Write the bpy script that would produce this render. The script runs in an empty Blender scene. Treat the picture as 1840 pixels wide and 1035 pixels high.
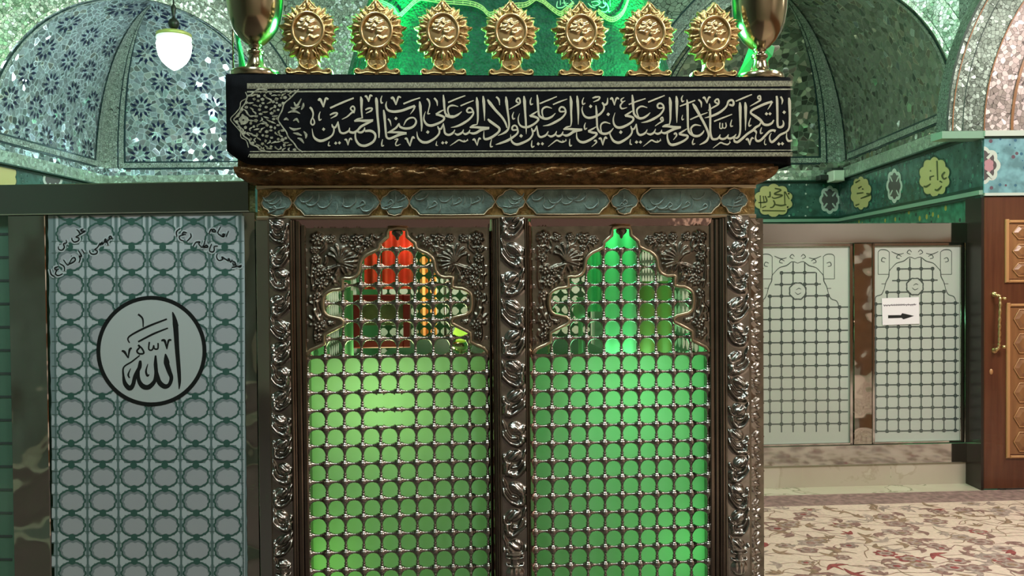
import bpy, math, random
import numpy as np
from mathutils import Vector, Matrix

random.seed(7)
rng = np.random.default_rng(7)
S = bpy.context.scene
COL = S.collection

# ------------------------------------------------------------------ camera, world, light
F = 1500.0
YAW, PITCH, ROLL = math.radians(0.4), math.radians(-1.0), 0.0085


def rx(a):
    c, s = math.cos(a), math.sin(a)
    return np.array([[1, 0, 0], [0, c, -s], [0, s, c]])


def rz(a):
    c, s = math.cos(a), math.sin(a)
    return np.array([[c, -s, 0], [s, c, 0], [0, 0, 1]])


CR = rz(-YAW) @ rx(math.pi / 2 + PITCH) @ rz(-ROLL)
CC = np.array([0, 0, 1.5])
cam_data = bpy.data.cameras.new('camera')
cam = bpy.data.objects.new('camera', cam_data)
COL.objects.link(cam)
cam_data.sensor_width = 36
cam_data.lens = F / 1840 * 36
cam_data.clip_start = 0.02
M4 = Matrix([list(CR[i]) + [CC[i]] for i in range(3)] + [[0, 0, 0, 1]])
cam.matrix_world = M4
S.camera = cam

S.view_settings.view_transform = 'Standard'
S.view_settings.look = 'None'
S.view_settings.gamma = 1.0
S.view_settings.exposure = 0.0
S.view_settings.use_curve_mapping = False

world = bpy.data.worlds.new('world')
S.world = world
world.use_nodes = True
wb = world.node_tree.nodes['Background']
wb.inputs[0].default_value = (0.55, 0.62, 0.58, 1)
wb.inputs[1].default_value = 0.10


def lamp(name, kind, loc, energy, color, size=0.1, aim=None, size_y=None, spot=None, blend=0.5):
    d = bpy.data.lights.new(name, kind)
    d.energy = energy
    d.color = color
    if kind == 'AREA':
        d.size = size
        if size_y:
            d.shape = 'RECTANGLE'
            d.size_y = size_y
    elif kind in ('POINT', 'SPOT'):
        d.shadow_soft_size = size
    if kind == 'SPOT':
        d.spot_size = math.radians(spot or 90)
        d.spot_blend = blend
    o = bpy.data.objects.new(name, d)
    COL.objects.link(o)
    o.location = loc
    if aim is not None:
        o.rotation_euler = (Vector(aim) - Vector(loc)).to_track_quat('-Z', 'Y').to_euler()
    return o


# ceiling lights of the hall in front of the shrine (behind the camera) and of the right aisle, with added fills
lamp('hall_ceiling_light', 'AREA', (-1.0, 1.5, 4.8), 78, (0.80, 0.98, 1.0), 0.55, (-0.9, 3.4, 1.5))
lamp('hall_ceiling_light', 'AREA', (0.9, 1.7, 4.8), 52, (0.90, 1.0, 0.97), 0.55, (0.7, 3.4, 1.5))
lamp('rear_wall_fill', 'AREA', (1.4, -2.4, 4.7), 70, (1.0, 0.90, 0.85), 1.2, (1.4, -4.9, 1.8))  # added fill on the wall behind, for what the right rail reflects
lamp('aisle_wall_fill', 'AREA', (4.2, -1.6, 4.6), 110, (1.0, 0.87, 0.80), 1.0, (6.1, -2.2, 1.6))  # added fill on the unseen aisle wall mirrored in the right screen
lamp('aisle_ceiling_light', 'AREA', (3.6, 2.6, 4.3), 150, (1.0, 0.86, 0.80), 1.3, (3.0, 4.6, 0.0))
lamp('doorway_light', 'AREA', (4.9, 3.9, 3.6), 16, (1.0, 0.84, 0.76), 0.8, (3.9, 5.6, 2.4))
lamp('vault_light', 'POINT', (-0.2, 6.6, 4.3), 85, (0.86, 1.0, 0.90), 0.22)
lamp('vault_right_fill', 'POINT', (0.7, 5.6, 4.2), 40, (0.84, 1.0, 0.86), 0.12)  # extra unseen lamp added to brighten the right vault facets
lamp('vault_green_light', 'POINT', (-2.7, 5.4, 3.75), 44, (0.34, 1.0, 0.36), 0.12)
lamp('vault_green_light', 'POINT', (2.0, 5.1, 3.75), 34, (0.28, 1.0, 0.40), 0.12)

# ------------------------------------------------------------------ helpers


def ray(u, v):
    return CR @ np.array([(u - 920) / F, -(v - 517.5) / F, -1.0])


class Frame:
    """a vertical reference plane in the place: origin, turn about z"""

    def __init__(self, o, th):
        self.o = np.array(o, float)
        self.th = th
        self.ax = np.array([math.cos(th), math.sin(th), 0])
        self.ay = np.array([-math.sin(th), math.cos(th), 0])

    def at(self, u, v, y=0.0):
        d = ray(u, v)
        t = np.dot(self.ay, self.o + self.ay * y - CC) / np.dot(self.ay, d)
        p = CC + t * d - self.o
        return np.array([np.dot(p, self.ax), y, p[2]])

    def world(self, p):
        return self.o + self.ax * p[0] + self.ay * p[1] + np.array([0, 0, p[2]])

    def place(self, ob, p=(0, 0, 0)):
        ob.location = self.world(p)
        ob.rotation_euler = (0, 0, self.th)


d0 = ray(920, 517.5)
ZO = CC + d0 * 3.3
ZO[2] = 0
ZTH = math.radians(3.1)
Z = Frame(ZO, ZTH)                                   # front face of the shrine
LF = Frame(Z.world((-1.0, 0.07, 0)), math.radians(-4.7))   # left partition
RF = Frame((2.2734, 5.7648, 0), ZTH)                 # right partition
DF = Frame((3.227, 5.62, 0), 0.0)                    # pier and wooden door on the right
BK = Frame((0, 8.6, 0), 0.0)                         # back wall


class MB:
    def __init__(self):
        self.v, self.f, self.m, self.s = [], [], [], []

    def add(self, verts, faces, mi=0, smooth=False):
        b = len(self.v)
        self.v.extend([tuple(map(float, p)) for p in verts])
        for fc in faces:
            self.f.append([b + i for i in fc])
            self.m.append(mi)
            self.s.append(smooth)
        return b

    def box(self, a, b, mi=0):
        (x0, y0, z0), (x1, y1, z1) = a, b
        vs = [(x0, y0, z0), (x1, y0, z0), (x1, y1, z0), (x0, y1, z0), (x0, y0, z1), (x1, y0, z1), (x1, y1, z1), (x0, y1, z1)]
        self.add(vs, [(0, 3, 2, 1), (4, 5, 6, 7), (0, 1, 5, 4), (1, 2, 6, 5), (2, 3, 7, 6), (3, 0, 4, 7)], mi)

    def bevbox(self, a, b, r=0.004, mi=0):
        (x0, y0, z0), (x1, y1, z1) = a, b
        r = min(r, (x1 - x0) / 3, (z1 - z0) / 3)
        o = [(x0, z0), (x1, z0), (x1, z1), (x0, z1)]
        i = [(x0 + r, z0 + r), (x1 - r, z0 + r), (x1 - r, z1 - r), (x0 + r, z1 - r)]
        vs = [(x, y0, z) for x, z in i] + [(x, y0 + r, z) for x, z in o] + [(x, y1, z) for x, z in o]
        fs = [(0, 1, 2, 3)]
        for k in range(4):
            n = (k + 1) % 4
            fs += [(4 + k, 4 + n, n, k), (8 + k, 8 + n, 4 + n, 4 + k)]
        fs.append((11, 10, 9, 8))
        self.add(vs, fs, mi)

    def lathe(self, c, prof, n=24, axis='z', mi=0, smooth=True, sx=1.0, sy=1.0):
        vs, fs = [], []
        for r, h in prof:
            for k in range(n):
                a = 2 * math.pi * k / n
                x, y = r * math.cos(a) * sx, r * math.sin(a) * sy
                if axis == 'z':
                    p = (c[0] + x, c[1] + y, c[2] + h)
                elif axis == 'x':
                    p = (c[0] + h, c[1] + x, c[2] + y)
                else:
                    p = (c[0] + x, c[1] + h, c[2] + y)
                vs.append(p)
        for i in range(len(prof) - 1):
            for k in range(n):
                k2 = (k + 1) % n
                q = (i * n + k, i * n + k2, (i + 1) * n + k2, (i + 1) * n + k)
                fs.append(q if axis != 'y' else q[::-1])
        self.add(vs, fs, mi, smooth)

    def tube(self, pts, r, n=8, mi=0, closed=False):
        pts = [np.array(p, float) for p in pts]
        m = len(pts)
        vs, fs = [], []
        for i in range(m):
            a = pts[(i - 1) % m] if closed or i > 0 else pts[i]
            b = pts[(i + 1) % m] if closed or i < m - 1 else pts[i]
            t = b - a
            t /= (np.linalg.norm(t) + 1e-9)
            ref = np.array([0, 1.0, 0]) if abs(t[1]) < 0.9 else np.array([1.0, 0, 0])
            e1 = np.cross(t, ref)
            e1 /= np.linalg.norm(e1)
            e2 = np.cross(t, e1)
            rr = r[i] if hasattr(r, '__len__') else r
            for k in range(n):
                an = 2 * math.pi * k / n
                vs.append(pts[i] + rr * (math.cos(an) * e1 + math.sin(an) * e2))
        for i in range(m if closed else m - 1):
            j = (i + 1) % m
            for k in range(n):
                k2 = (k + 1) % n
                fs.append((i * n + k, i * n + k2, j * n + k2, j * n + k))
        if not closed:
            fs.append(tuple(range(n))[::-1])
            fs.append(tuple((m - 1) * n + k for k in range(n)))
        self.add(vs, fs, mi, True)

    def build(self, name, mats, parent=None):
        me = bpy.data.meshes.new(name)
        me.from_pydata(self.v, [], self.f)
        for m in (mats if isinstance(mats, (list, tuple)) else [mats]):
            me.materials.append(m)
        me.polygons.foreach_set('material_index', self.m)
        me.polygons.foreach_set('use_smooth', self.s)
        me.update()
        o = bpy.data.objects.new(name, me)
        COL.objects.link(o)
        if parent:
            o.parent = parent
        return o


def empty(name, label=None, cat=None, group=None, frame=None, loc=(0, 0, 0)):
    o = bpy.data.objects.new(name, None)
    o.empty_display_size = 0.1
    COL.objects.link(o)
    if frame:
        frame.place(o, loc)
    else:
        o.location = loc
    tag(o, label, cat, group)
    return o


def tag(o, label=None, cat=None, group=None, kind=None):
    if label:
        o['label'] = label
    if cat:
        o['category'] = cat
    if group:
        o['group'] = group
    if kind:
        o['kind'] = kind
    return o


def smooth_curve(pts, wid=None, sub=5, closed=False):
    pts = np.array(pts, float)
    n = len(pts)
    if wid is None:
        wid = np.ones(n)
    wid = np.array(wid, float)
    if len(wid) != n:
        wid = np.interp(np.linspace(0, 1, n), np.linspace(0, 1, len(wid)), wid)
    P, W = [], []
    rngi = range(n if closed else n - 1)
    for i in rngi:
        if closed:
            p0, p1, p2, p3 = pts[i - 1], pts[i], pts[(i + 1) % n], pts[(i + 2) % n]
            w1, w2 = wid[i], wid[(i + 1) % n]
        else:
            p0, p1, p2, p3 = pts[max(i - 1, 0)], pts[i], pts[i + 1], pts[min(i + 2, n - 1)]
            w1, w2 = wid[i], wid[i + 1]
        for k in range(sub):
            t = k / sub
            P.append(0.5 * ((2 * p1) + (-p0 + p2) * t + (2 * p0 - 5 * p1 + 4 * p2 - p3) * t * t + (-p0 + 3 * p1 - 3 * p2 + p3) * t ** 3))
            W.append(w1 + (w2 - w1) * t)
    if not closed:
        P.append(pts[-1])
        W.append(wid[-1])
    return np.array(P), np.array(W)


def stroke(mb, pts, wid, fn, lift=0.0, bulge=0.0, mi=0, sub=5, closed=False):
    """a pen stroke laid on a surface: fn(u, v, height) gives the point"""
    P, W = smooth_curve(pts, wid, sub, closed)
    n = len(P)
    T = np.gradient(P, axis=0) if not closed else (np.roll(P, -1, 0) - np.roll(P, 1, 0))
    T /= (np.linalg.norm(T, axis=1, keepdims=True) + 1e-9)
    N = np.stack([-T[:, 1], T[:, 0]], 1)
    vs = []
    for i in range(n):
        a = P[i] - N[i] * W[i] / 2
        b = P[i] + N[i] * W[i] / 2
        vs += [fn(a[0], a[1], lift), fn(P[i][0], P[i][1], lift + bulge), fn(b[0], b[1], lift)]
    fs = []
    for i in range(n if closed else n - 1):
        j = (i + 1) % n
        fs += [(i * 3, j * 3, j * 3 + 1, i * 3 + 1), (i * 3 + 1, j * 3 + 1, j * 3 + 2, i * 3 + 2)]
    mb.add(vs, fs, mi, True)


def poly(mb, pts, fn, lift=0.0, mi=0):
    """a filled outline laid on a surface, as a fan about its middle"""
    c = np.mean(np.array(pts, float), 0)
    vs = [fn(c[0], c[1], lift)] + [fn(p[0], p[1], lift) for p in pts]
    n = len(pts)
    mb.add(vs, [(0, 1 + (i + 1) % n, 1 + i) for i in range(n)], mi)


def dot(mb, c, size, fn, lift=0.0, mi=0):
    s = size / 2
    poly(mb, [(c[0] - s * .95, c[1] + s * .15), (c[0] - s * .1, c[1] - s), (c[0] + s * .95, c[1] - s * .1), (c[0] + s * .1, c[1] + s)], fn, lift, mi)


def lobed(cu, cv, ru, rv, n, amp, k=6, rot=0.0):
    out = []
    for i in range(n * k):
        a = 2 * math.pi * i / (n * k)
        m = 1 - amp + amp * abs(math.cos(n * a / 2 + rot))
        out.append((cu + ru * m * math.sin(a), cv - rv * m * math.cos(a)))
    return out


# ------------------------------------------------------------------ materials

def base_mat(name):
    m = bpy.data.materials.new(name)
    m.use_nodes = True
    nt = m.node_tree
    return m, nt, nt.nodes['Principled BSDF'], nt.nodes['Material Output']


def mat(name, col, rough=0.5, metal=0.0, var=0.0, vscale=8.0, bump=0.0, bscale=40.0, col2=None, emis=None, estr=0.0,
        coat=0.0, trans=0.0, sheen=0.0, bdist=0.01, voro=False, spec=None, detail=3):
    m, nt, b, out = base_mat(name)
    L = nt.links
    b.inputs['Base Color'].default_value = (*col, 1)
    b.inputs['Roughness'].default_value = rough
    b.inputs['Metallic'].default_value = metal
    if spec is not None:
        b.inputs['Specular IOR Level'].default_value = spec
    if coat:
        b.inputs['Coat Weight'].default_value = coat
        b.inputs['Coat Roughness'].default_value = 0.12
    if trans:
        b.inputs['Transmission Weight'].default_value = trans
    if sheen:
        b.inputs['Sheen Weight'].default_value = sheen
    tc = nt.nodes.new('ShaderNodeTexCoord')
    if var or col2:
        nz = nt.nodes.new('ShaderNodeTexNoise')
        nz.inputs['Scale'].default_value = vscale
        nz.inputs['Detail'].default_value = detail
        L.new(tc.outputs['Object'], nz.inputs['Vector'])
        rp = nt.nodes.new('ShaderNodeValToRGB')
        rp.color_ramp.elements[0].position = 0.35
        rp.color_ramp.elements[1].position = 0.65
        c2 = col2 or tuple(min(1, c * (1 + var)) for c in col)
        c1 = col if col2 else tuple(c * (1 - var) for c in col)
        rp.color_ramp.elements[0].color = (*c1, 1)
        rp.color_ramp.elements[1].color = (*c2, 1)
        L.new(nz.outputs['Fac'], rp.inputs['Fac'])
        L.new(rp.outputs['Color'], b.inputs['Base Color'])
    if bump:
        if voro:
            t = nt.nodes.new('ShaderNodeTexVoronoi')
            t.inputs['Scale'].default_value = bscale
            o = t.outputs['Distance']
        else:
            t = nt.nodes.new('ShaderNodeTexNoise')
            t.inputs['Scale'].default_value = bscale
            t.inputs['Detail'].default_value = detail
            o = t.outputs['Fac']
        L.new(tc.outputs['Object'], t.inputs['Vector'])
        bp = nt.nodes.new('ShaderNodeBump')
        bp.inputs['Strength'].default_value = bump
        bp.inputs['Distance'].default_value = bdist
        L.new(o, bp.inputs['Height'])
        L.new(bp.outputs['Normal'], b.inputs['Normal'])
    if emis:
        b.inputs['Emission Color'].default_value = (*emis, 1)
        b.inputs['Emission Strength'].default_value = estr
    return m


def mirror_mosaic(name, col, scale=22, tilt=0.5, rough=0.14, dark=0.45, grout=0.05, stretch=(1, 1, 1), metal=1.0, joint=0.16):
    """cut-mirror mosaic: every cell of the pattern is a small facet set at its own angle"""
    m, nt, b, out = base_mat(name)
    L = nt.links
    tc = nt.nodes.new('ShaderNodeTexCoord')
    mp = nt.nodes.new('ShaderNodeMapping')
    mp.inputs['Scale'].default_value = stretch
    L.new(tc.outputs['Object'], mp.inputs['Vector'])
    vo = nt.nodes.new('ShaderNodeTexVoronoi')
    vo.inputs['Scale'].default_value = scale
    ve = nt.nodes.new('ShaderNodeTexVoronoi')
    ve.feature = 'DISTANCE_TO_EDGE'
    ve.inputs['Scale'].default_value = scale
    L.new(mp.outputs['Vector'], vo.inputs['Vector'])
    L.new(mp.outputs['Vector'], ve.inputs['Vector'])
    sub = nt.nodes.new('ShaderNodeVectorMath')
    sub.operation = 'SUBTRACT'
    sub.inputs[1].default_value = (0.5, 0.5, 0.5)
    L.new(vo.outputs['Color'], sub.inputs[0])
    sc = nt.nodes.new('ShaderNodeVectorMath')
    sc.operation = 'SCALE'
    sc.inputs['Scale'].default_value = tilt
    L.new(sub.outputs[0], sc.inputs[0])
    ge = nt.nodes.new('ShaderNodeNewGeometry')
    ad = nt.nodes.new('ShaderNodeVectorMath')
    ad.operation = 'ADD'
    L.new(ge.outputs['Normal'], ad.inputs[0])
    L.new(sc.outputs[0], ad.inputs[1])
    no = nt.nodes.new('ShaderNodeVectorMath')
    no.operation = 'NORMALIZE'
    L.new(ad.outputs[0], no.inputs[0])
    L.new(no.outputs[0], b.inputs['Normal'])
    sep = nt.nodes.new('ShaderNodeSeparateColor')
    L.new(vo.outputs['Color'], sep.inputs['Color'])
    rp = nt.nodes.new('ShaderNodeValToRGB')
    rp.color_ramp.elements[0].color = (*[c * dark for c in col], 1)
    rp.color_ramp.elements[1].color = (*col, 1)
    L.new(sep.outputs['Green'], rp.inputs['Fac'])
    lt = nt.nodes.new('ShaderNodeMath')
    lt.operation = 'LESS_THAN'
    lt.inputs[1].default_value = grout
    L.new(ve.outputs['Distance'], lt.inputs[0])
    mx = nt.nodes.new('ShaderNodeMix')
    mx.data_type = 'RGBA'
    L.new(lt.outputs[0], mx.inputs['Factor'])
    L.new(rp.outputs['Color'], mx.inputs['A'])
    mx.inputs['B'].default_value = (*[min(1, c * joint) for c in col], 1)
    L.new(mx.outputs['Result'], b.inputs['Base Color'])
    b.inputs['Roughness'].default_value = rough
    b.inputs['Metallic'].default_value = metal
    return m


def tile_mat(name, ground, spots, scale=26, thr=0.22):
    """glazed tile with small scattered painted flowers"""
    m, nt, b, out = base_mat(name)
    L = nt.links
    tc = nt.nodes.new('ShaderNodeTexCoord')
    last = None
    nz = nt.nodes.new('ShaderNodeTexNoise')
    nz.inputs['Scale'].default_value = 14
    L.new(tc.outputs['Object'], nz.inputs['Vector'])
    rp = nt.nodes.new('ShaderNodeValToRGB')
    rp.color_ramp.elements[0].position = .38
    rp.color_ramp.elements[1].position = .62
    rp.color_ramp.elements[0].color = (*[c * .72 for c in ground], 1)
    rp.color_ramp.elements[1].color = (*[c * 1.25 for c in ground], 1)
    L.new(nz.outputs['Fac'], rp.inputs['Fac'])
    last = rp.outputs['Color']
    for i, (c, sc, th) in enumerate(spots):
        mp = nt.nodes.new('ShaderNodeMapping')
        mp.inputs['Location'].default_value = (i * 3.3, i * 1.7, i * .9)
        L.new(tc.outputs['Object'], mp.inputs['Vector'])
        vo = nt.nodes.new('ShaderNodeTexVoronoi')
        vo.inputs['Scale'].default_value = sc
        L.new(mp.outputs['Vector'], vo.inputs['Vector'])
        lt = nt.nodes.new('ShaderNodeMath')
        lt.operation = 'LESS_THAN'
        lt.inputs[1].default_value = th
        L.new(vo.outputs['Distance'], lt.inputs[0])
        mx = nt.nodes.new('ShaderNodeMix')
        mx.data_type = 'RGBA'
        L.new(lt.outputs[0], mx.inputs['Factor'])
        L.new(last, mx.inputs['A'])
        mx.inputs['B'].default_value = (*c, 1)
        last = mx.outputs['Result']
    L.new(last, b.inputs['Base Color'])
    b.inputs['Roughness'].default_value = 0.25
    return m


def translucent_mat(name, col, mixd=0.35, rough=0.4):
    m, nt, b, out = base_mat(name)
    L = nt.links
    b.inputs['Base Color'].default_value = (*col, 1)
    b.inputs['Roughness'].default_value = rough
    tr = nt.nodes.new('ShaderNodeBsdfTranslucent')
    tr.inputs['Color'].default_value = (*col, 1)
    mx = nt.nodes.new('ShaderNodeMixShader')
    mx.inputs[0].default_value = 1 - mixd
    L.new(b.outputs[0], mx.inputs[1])
    L.new(tr.outputs[0], mx.inputs[2])
    L.new(mx.outputs[0], out.inputs['Surface'])
    return m


def wood_mat(name, c1, c2, rough=0.3, scale=3.0, stretch=(9, 9, 0.7)):
    m, nt, b, out = base_mat(name)
    L = nt.links
    tc = nt.nodes.new('ShaderNodeTexCoord')
    mp = nt.nodes.new('ShaderNodeMapping')
    mp.inputs['Scale'].default_value = stretch
    L.new(tc.outputs['Object'], mp.inputs['Vector'])
    nz = nt.nodes.new('ShaderNodeTexNoise')
    nz.inputs['Scale'].default_value = scale
    nz.inputs['Detail'].default_value = 6
    L.new(mp.outputs['Vector'], nz.inputs['Vector'])
    rp = nt.nodes.new('ShaderNodeValToRGB')
    rp.color_ramp.elements[0].position = .3
    rp.color_ramp.elements[1].position = .7
    rp.color_ramp.elements[0].color = (*c1, 1)
    rp.color_ramp.elements[1].color = (*c2, 1)
    L.new(nz.outputs['Fac'], rp.inputs['Fac'])
    L.new(rp.outputs['Color'], b.inputs['Base Color'])
    b.inputs['Roughness'].default_value = rough
    b.inputs['Coat Weight'].default_value = 0.25
    return m


def marble_mat(name, c1, c2, vein, scale=3.0, rough=0.2):
    m, nt, b, out = base_mat(name)
    L = nt.links
    tc = nt.nodes.new('ShaderNodeTexCoord')
    nz = nt.nodes.new('ShaderNodeTexNoise')
    nz.inputs['Scale'].default_value = scale
    nz.inputs['Detail'].default_value = 8
    nz.inputs['Distortion'].default_value = 1.2
    L.new(tc.outputs['Object'], nz.inputs['Vector'])
    rp = nt.nodes.new('ShaderNodeValToRGB')
    e = rp.color_ramp.elements
    e[0].position = .3
    e[0].color = (*c1, 1)
    e[1].position = .7
    e[1].color = (*c2, 1)
    k = e.new(.5)
    k.color = (*[(a + q) / 2 for a, q in zip(c1, c2)], 1)
    k = e.new(.515)
    k.color = (*vein, 1)
    k = e.new(.53)
    k.color = (*c2, 1)
    L.new(nz.outputs['Fac'], rp.inputs['Fac'])
    L.new(rp.outputs['Color'], b.inputs['Base Color'])
    b.inputs['Roughness'].default_value = rough
    return m


MT = {}
MT['silver'] = mat('tarnished_silver', (0.31, 0.30, 0.27), 0.25, 1.0, var=.18, vscale=18)
MT['silver_dark'] = mat('dark_silver', (0.21, 0.195, 0.155), 0.33, 1.0, var=.2, vscale=22)
MT['moulding'] = mat('bronze_moulding', (0.17, 0.145, 0.115), 0.24, 1.0, var=.15, vscale=9)
MT['knob'] = mat('lattice_silver', (0.33, 0.305, 0.27), 0.24, 1.0)
MT['rim'] = mat('brass_rim', (0.46, 0.39, 0.26), 0.36, 1.0)
MT['pink_steel'] = mat('pink_tinted_steel_strip', (0.62, 0.46, 0.40), 0.12, 1.0, bump=.35, bscale=9, bdist=.02)  # pink reflections put into the colour of polished steel strips
MT['brown_gilt'] = mat('brown_gilt', (0.165, 0.092, 0.032), 0.42, 0.55, var=.45, vscale=26, bump=.9, bscale=34, bdist=.012)
MT['gilt'] = mat('gilt', (0.30, 0.22, 0.085), 0.4, 0.8, var=.3, vscale=40, bump=.6, bscale=70)
MT['enamel'] = mat('grey_green_enamel', (0.125, 0.20, 0.175), 0.38, 0.25, var=.25, vscale=22, bump=.35, bscale=60)
MT['enamel_relief'] = mat('enamel_relief', (0.19, 0.27, 0.24), 0.32, 0.3)
MT['gold'] = mat('gold', (0.56, 0.415, 0.19), 0.38, 1.0, var=.15, vscale=30, bump=.25, bscale=90)
MT['gold_bright'] = mat('bright_gold', (0.66, 0.50, 0.25), 0.30, 1.0)
MT['brass'] = mat('tarnished_brass', (0.40, 0.35, 0.23), 0.17, 1.0, var=.25, vscale=5)
MT['black_cloth'] = mat('black_velvet', (0.0030, 0.0038, 0.0050), 0.9, var=.3, vscale=30, bump=.15, bscale=300, spec=.12)
MT['thread'] = mat('pale_thread', (0.54, 0.52, 0.38), 0.7, bump=.3, bscale=400)
MT['thread_dim'] = mat('dull_gold_thread', (0.20, 0.20, 0.125), 0.65, var=.5, vscale=120)
MT['thread_mid'] = mat('grey_gold_thread', (0.29, 0.295, 0.21), 0.65, var=.35, vscale=90)
MT['drape'] = mat('green_velvet', (0.006, 0.058, 0.036), 0.7, var=.25, vscale=30, bump=.7, bscale=80, voro=True, spec=.2)
MT['drape_thread'] = mat('yellow_green_thread', (0.26, 0.40, 0.12), 0.6)
MT['drape_text'] = mat('light_green_thread', (0.22, 0.55, 0.30), 0.6)
MT['steel'] = mat('mirror_steel', (0.50, 0.52, 0.50), 0.07, 1.0, bump=.10, bscale=1.6, bdist=.05, detail=1)
MT['steel_dark'] = mat('dark_mirror_steel', (0.34, 0.38, 0.36), 0.10, 1.0, bump=.2, bscale=2.2, bdist=.06, detail=1)
MT['steel_wavy'] = mat('wavy_mirror_steel', (0.46, 0.47, 0.42), 0.08, 1.0, bump=.55, bscale=3.2, bdist=.12, detail=1.5)
MT['green_acrylic'] = translucent_mat('green_acrylic', (0.66, 0.86, 0.64), .3)
MT['frost'] = translucent_mat('frosted_glass', (0.60, 0.66, 0.60), .72, .25)
MT['frost_clear'] = mat('clear_etched_line', (0.11, 0.15, 0.14), 0.10, 0.5)
MT['green_glass'] = mat('green_glass', (0.10, 0.22, 0.15), 0.1, 0.0, coat=.5)
MT['paper'] = mat('poster_paper', (0.55, 0.65, 0.66), 0.6)
MT['print_mid'] = mat('poster_grey_green', (0.235, 0.335, 0.335), 0.6)
MT['print_line'] = mat('poster_line_green', (0.11, 0.20, 0.18), 0.6)
MT['print_dark'] = mat('poster_dark_green', (0.045, 0.135, 0.105), 0.6)
MT['print_hole'] = mat('poster_hole_grey', (0.47, 0.52, 0.54), 0.6)
MT['print_shade'] = mat('poster_hole_edge', (0.24, 0.30, 0.31), 0.6)
MT['ink'] = mat('black_ink', (0.006, 0.009, 0.009), 0.5)
MT['emblem'] = mat('emblem_grey', (0.55, 0.63, 0.61), 0.6)
MT['white_paper'] = mat('white_paper', (0.80, 0.78, 0.82), 0.6)
MT['ink_soft'] = mat('grey_ink', (0.17, 0.16, 0.18), 0.6)
MT['teal'] = tile_mat('teal_tile', (0.034, 0.094, 0.082), [((0.20, 0.36, 0.30), 17, .075), ((0.008, 0.045, 0.045), 21, .16), ((0.05, .19, .14), 12, .2)])
MT['blue_tile'] = tile_mat('light_blue_tile', (0.15, 0.31, 0.36), [((0.46, 0.52, 0.42), 11, .15), ((0.13, 0.08, 0.11), 13, .17), ((0.05, .14, .22), 17, .18)])
MT['tile_lower'] = tile_mat('green_yellow_tile', (0.030, 0.16, 0.10), [((0.33, 0.30, 0.06), 9, .2), ((0.01, .03, .03), 12, .18)])
MT['tile_gold'] = mat('ochre_tile', (0.50, 0.44, 0.19), 0.3)
MT['tile_gold_dark'] = mat('olive_tile_ink', (0.07, 0.075, 0.02), 0.3)
MT['tile_mauve'] = mat('mauve_grey_tile', (0.085, 0.075, 0.08), 0.3)
MT['tile_pink'] = mat('pink_tile', (0.42, 0.22, 0.26), 0.3)
MT['tile_white'] = mat('white_tile', (0.50, 0.56, 0.52), 0.3)
MT['tile_trim'] = mat('pale_green_trim', (0.20, 0.34, 0.26), 0.3)
MT['tile_line'] = mat('dark_green_line', (0.008, 0.04, 0.028), 0.3)
MT['ledge'] = mirror_mosaic('ledge_mosaic', (0.50, 0.62, 0.52), 30, .3, .3, .6, .02, metal=.6)
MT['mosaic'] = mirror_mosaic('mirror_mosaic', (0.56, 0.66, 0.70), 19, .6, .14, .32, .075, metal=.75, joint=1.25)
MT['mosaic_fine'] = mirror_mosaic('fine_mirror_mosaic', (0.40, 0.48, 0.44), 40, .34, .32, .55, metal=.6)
MT['mosaic_shaded'] = mirror_mosaic('shaded_mirror_mosaic', (0.50, 0.58, 0.47), 18, .85, .13, .15, .055, metal=.65, joint=.6)  # same mirror mosaic, the right vault's dimness put into its colour
MT['mosaic_zigzag'] = mirror_mosaic('zigzag_mirror_mosaic', (0.36, 0.48, 0.38), 14, .24, .36, .5, stretch=(1, 1, 1.6), metal=.6)  # green lamp light put into the facet colour as a tint
MT['mosaic_pink'] = mirror_mosaic('warm_mirror_mosaic', (0.50, 0.43, 0.42), 34, .30, .35, .6, .03, metal=.5)
MT['mosaic_pier'] = mirror_mosaic('pier_mirror_mosaic', (0.25, 0.33, 0.285), 40, .26, .36, .6, metal=.6)
MT['mosaic_line'] = mat('dark_mosaic_line', (0.015, 0.04, 0.045), 0.3, .3)
MT['navy'] = mat('navy_mirror_petal', (0.010, 0.017, 0.045), 0.25, .2)
MT['trim_silver'] = mirror_mosaic('trim_mosaic', (0.50, 0.58, 0.52), 45, .28, .32, .6, metal=.6)
MT['marble'] = marble_mat('cream_marble', (0.48, 0.42, 0.33), (0.55, 0.50, 0.41), (0.44, 0.38, 0.29), 1.2, .3)
MT['floor_marble'] = marble_mat('veined_floor_marble', (0.52, 0.46, 0.36), (0.60, 0.55, 0.44), (0.24, 0.25, 0.16), 1.6, .2)
MT['carpet_field'] = mat('carpet_cream', (0.68, 0.50, 0.43), 0.95, var=.08, vscale=60, bump=.3, bscale=500)
MT['carpet_border'] = mat('carpet_mauve', (0.27, 0.165, 0.155), 0.95, var=.28, vscale=26)
MT['carpet_brown'] = mat('carpet_mauve_brown', (0.25, 0.132, 0.118), 0.95, var=.3, vscale=50)
MT['carpet_red'] = mat('carpet_red', (0.26, 0.055, 0.055), 0.95, var=.3, vscale=50)
MT['carpet_olive'] = mat('carpet_olive_brown', (0.27, 0.165, 0.115), 0.95, var=.3, vscale=50)
MT['carpet_grey'] = mat('carpet_grey', (0.36, 0.255, 0.23), 0.95, var=.3, vscale=50)
MT['wood'] = wood_mat('dark_red_wood', (0.075, 0.022, 0.010), (0.125, 0.042, 0.018), .32)
MT['wood_light'] = wood_mat('golden_wood', (0.42, 0.21, 0.085), (0.52, 0.27, 0.12), .35)
MT['wood_panel'] = wood_mat('carved_wood', (0.20, 0.085, 0.032), (0.30, 0.14, 0.055), .35)
MT['wood_black'] = mat('black_door_post', (0.016, 0.011, 0.008), 0.3)
MT['plaster'] = mat('hall_plaster', (0.50, 0.44, 0.39), 0.8)
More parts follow.
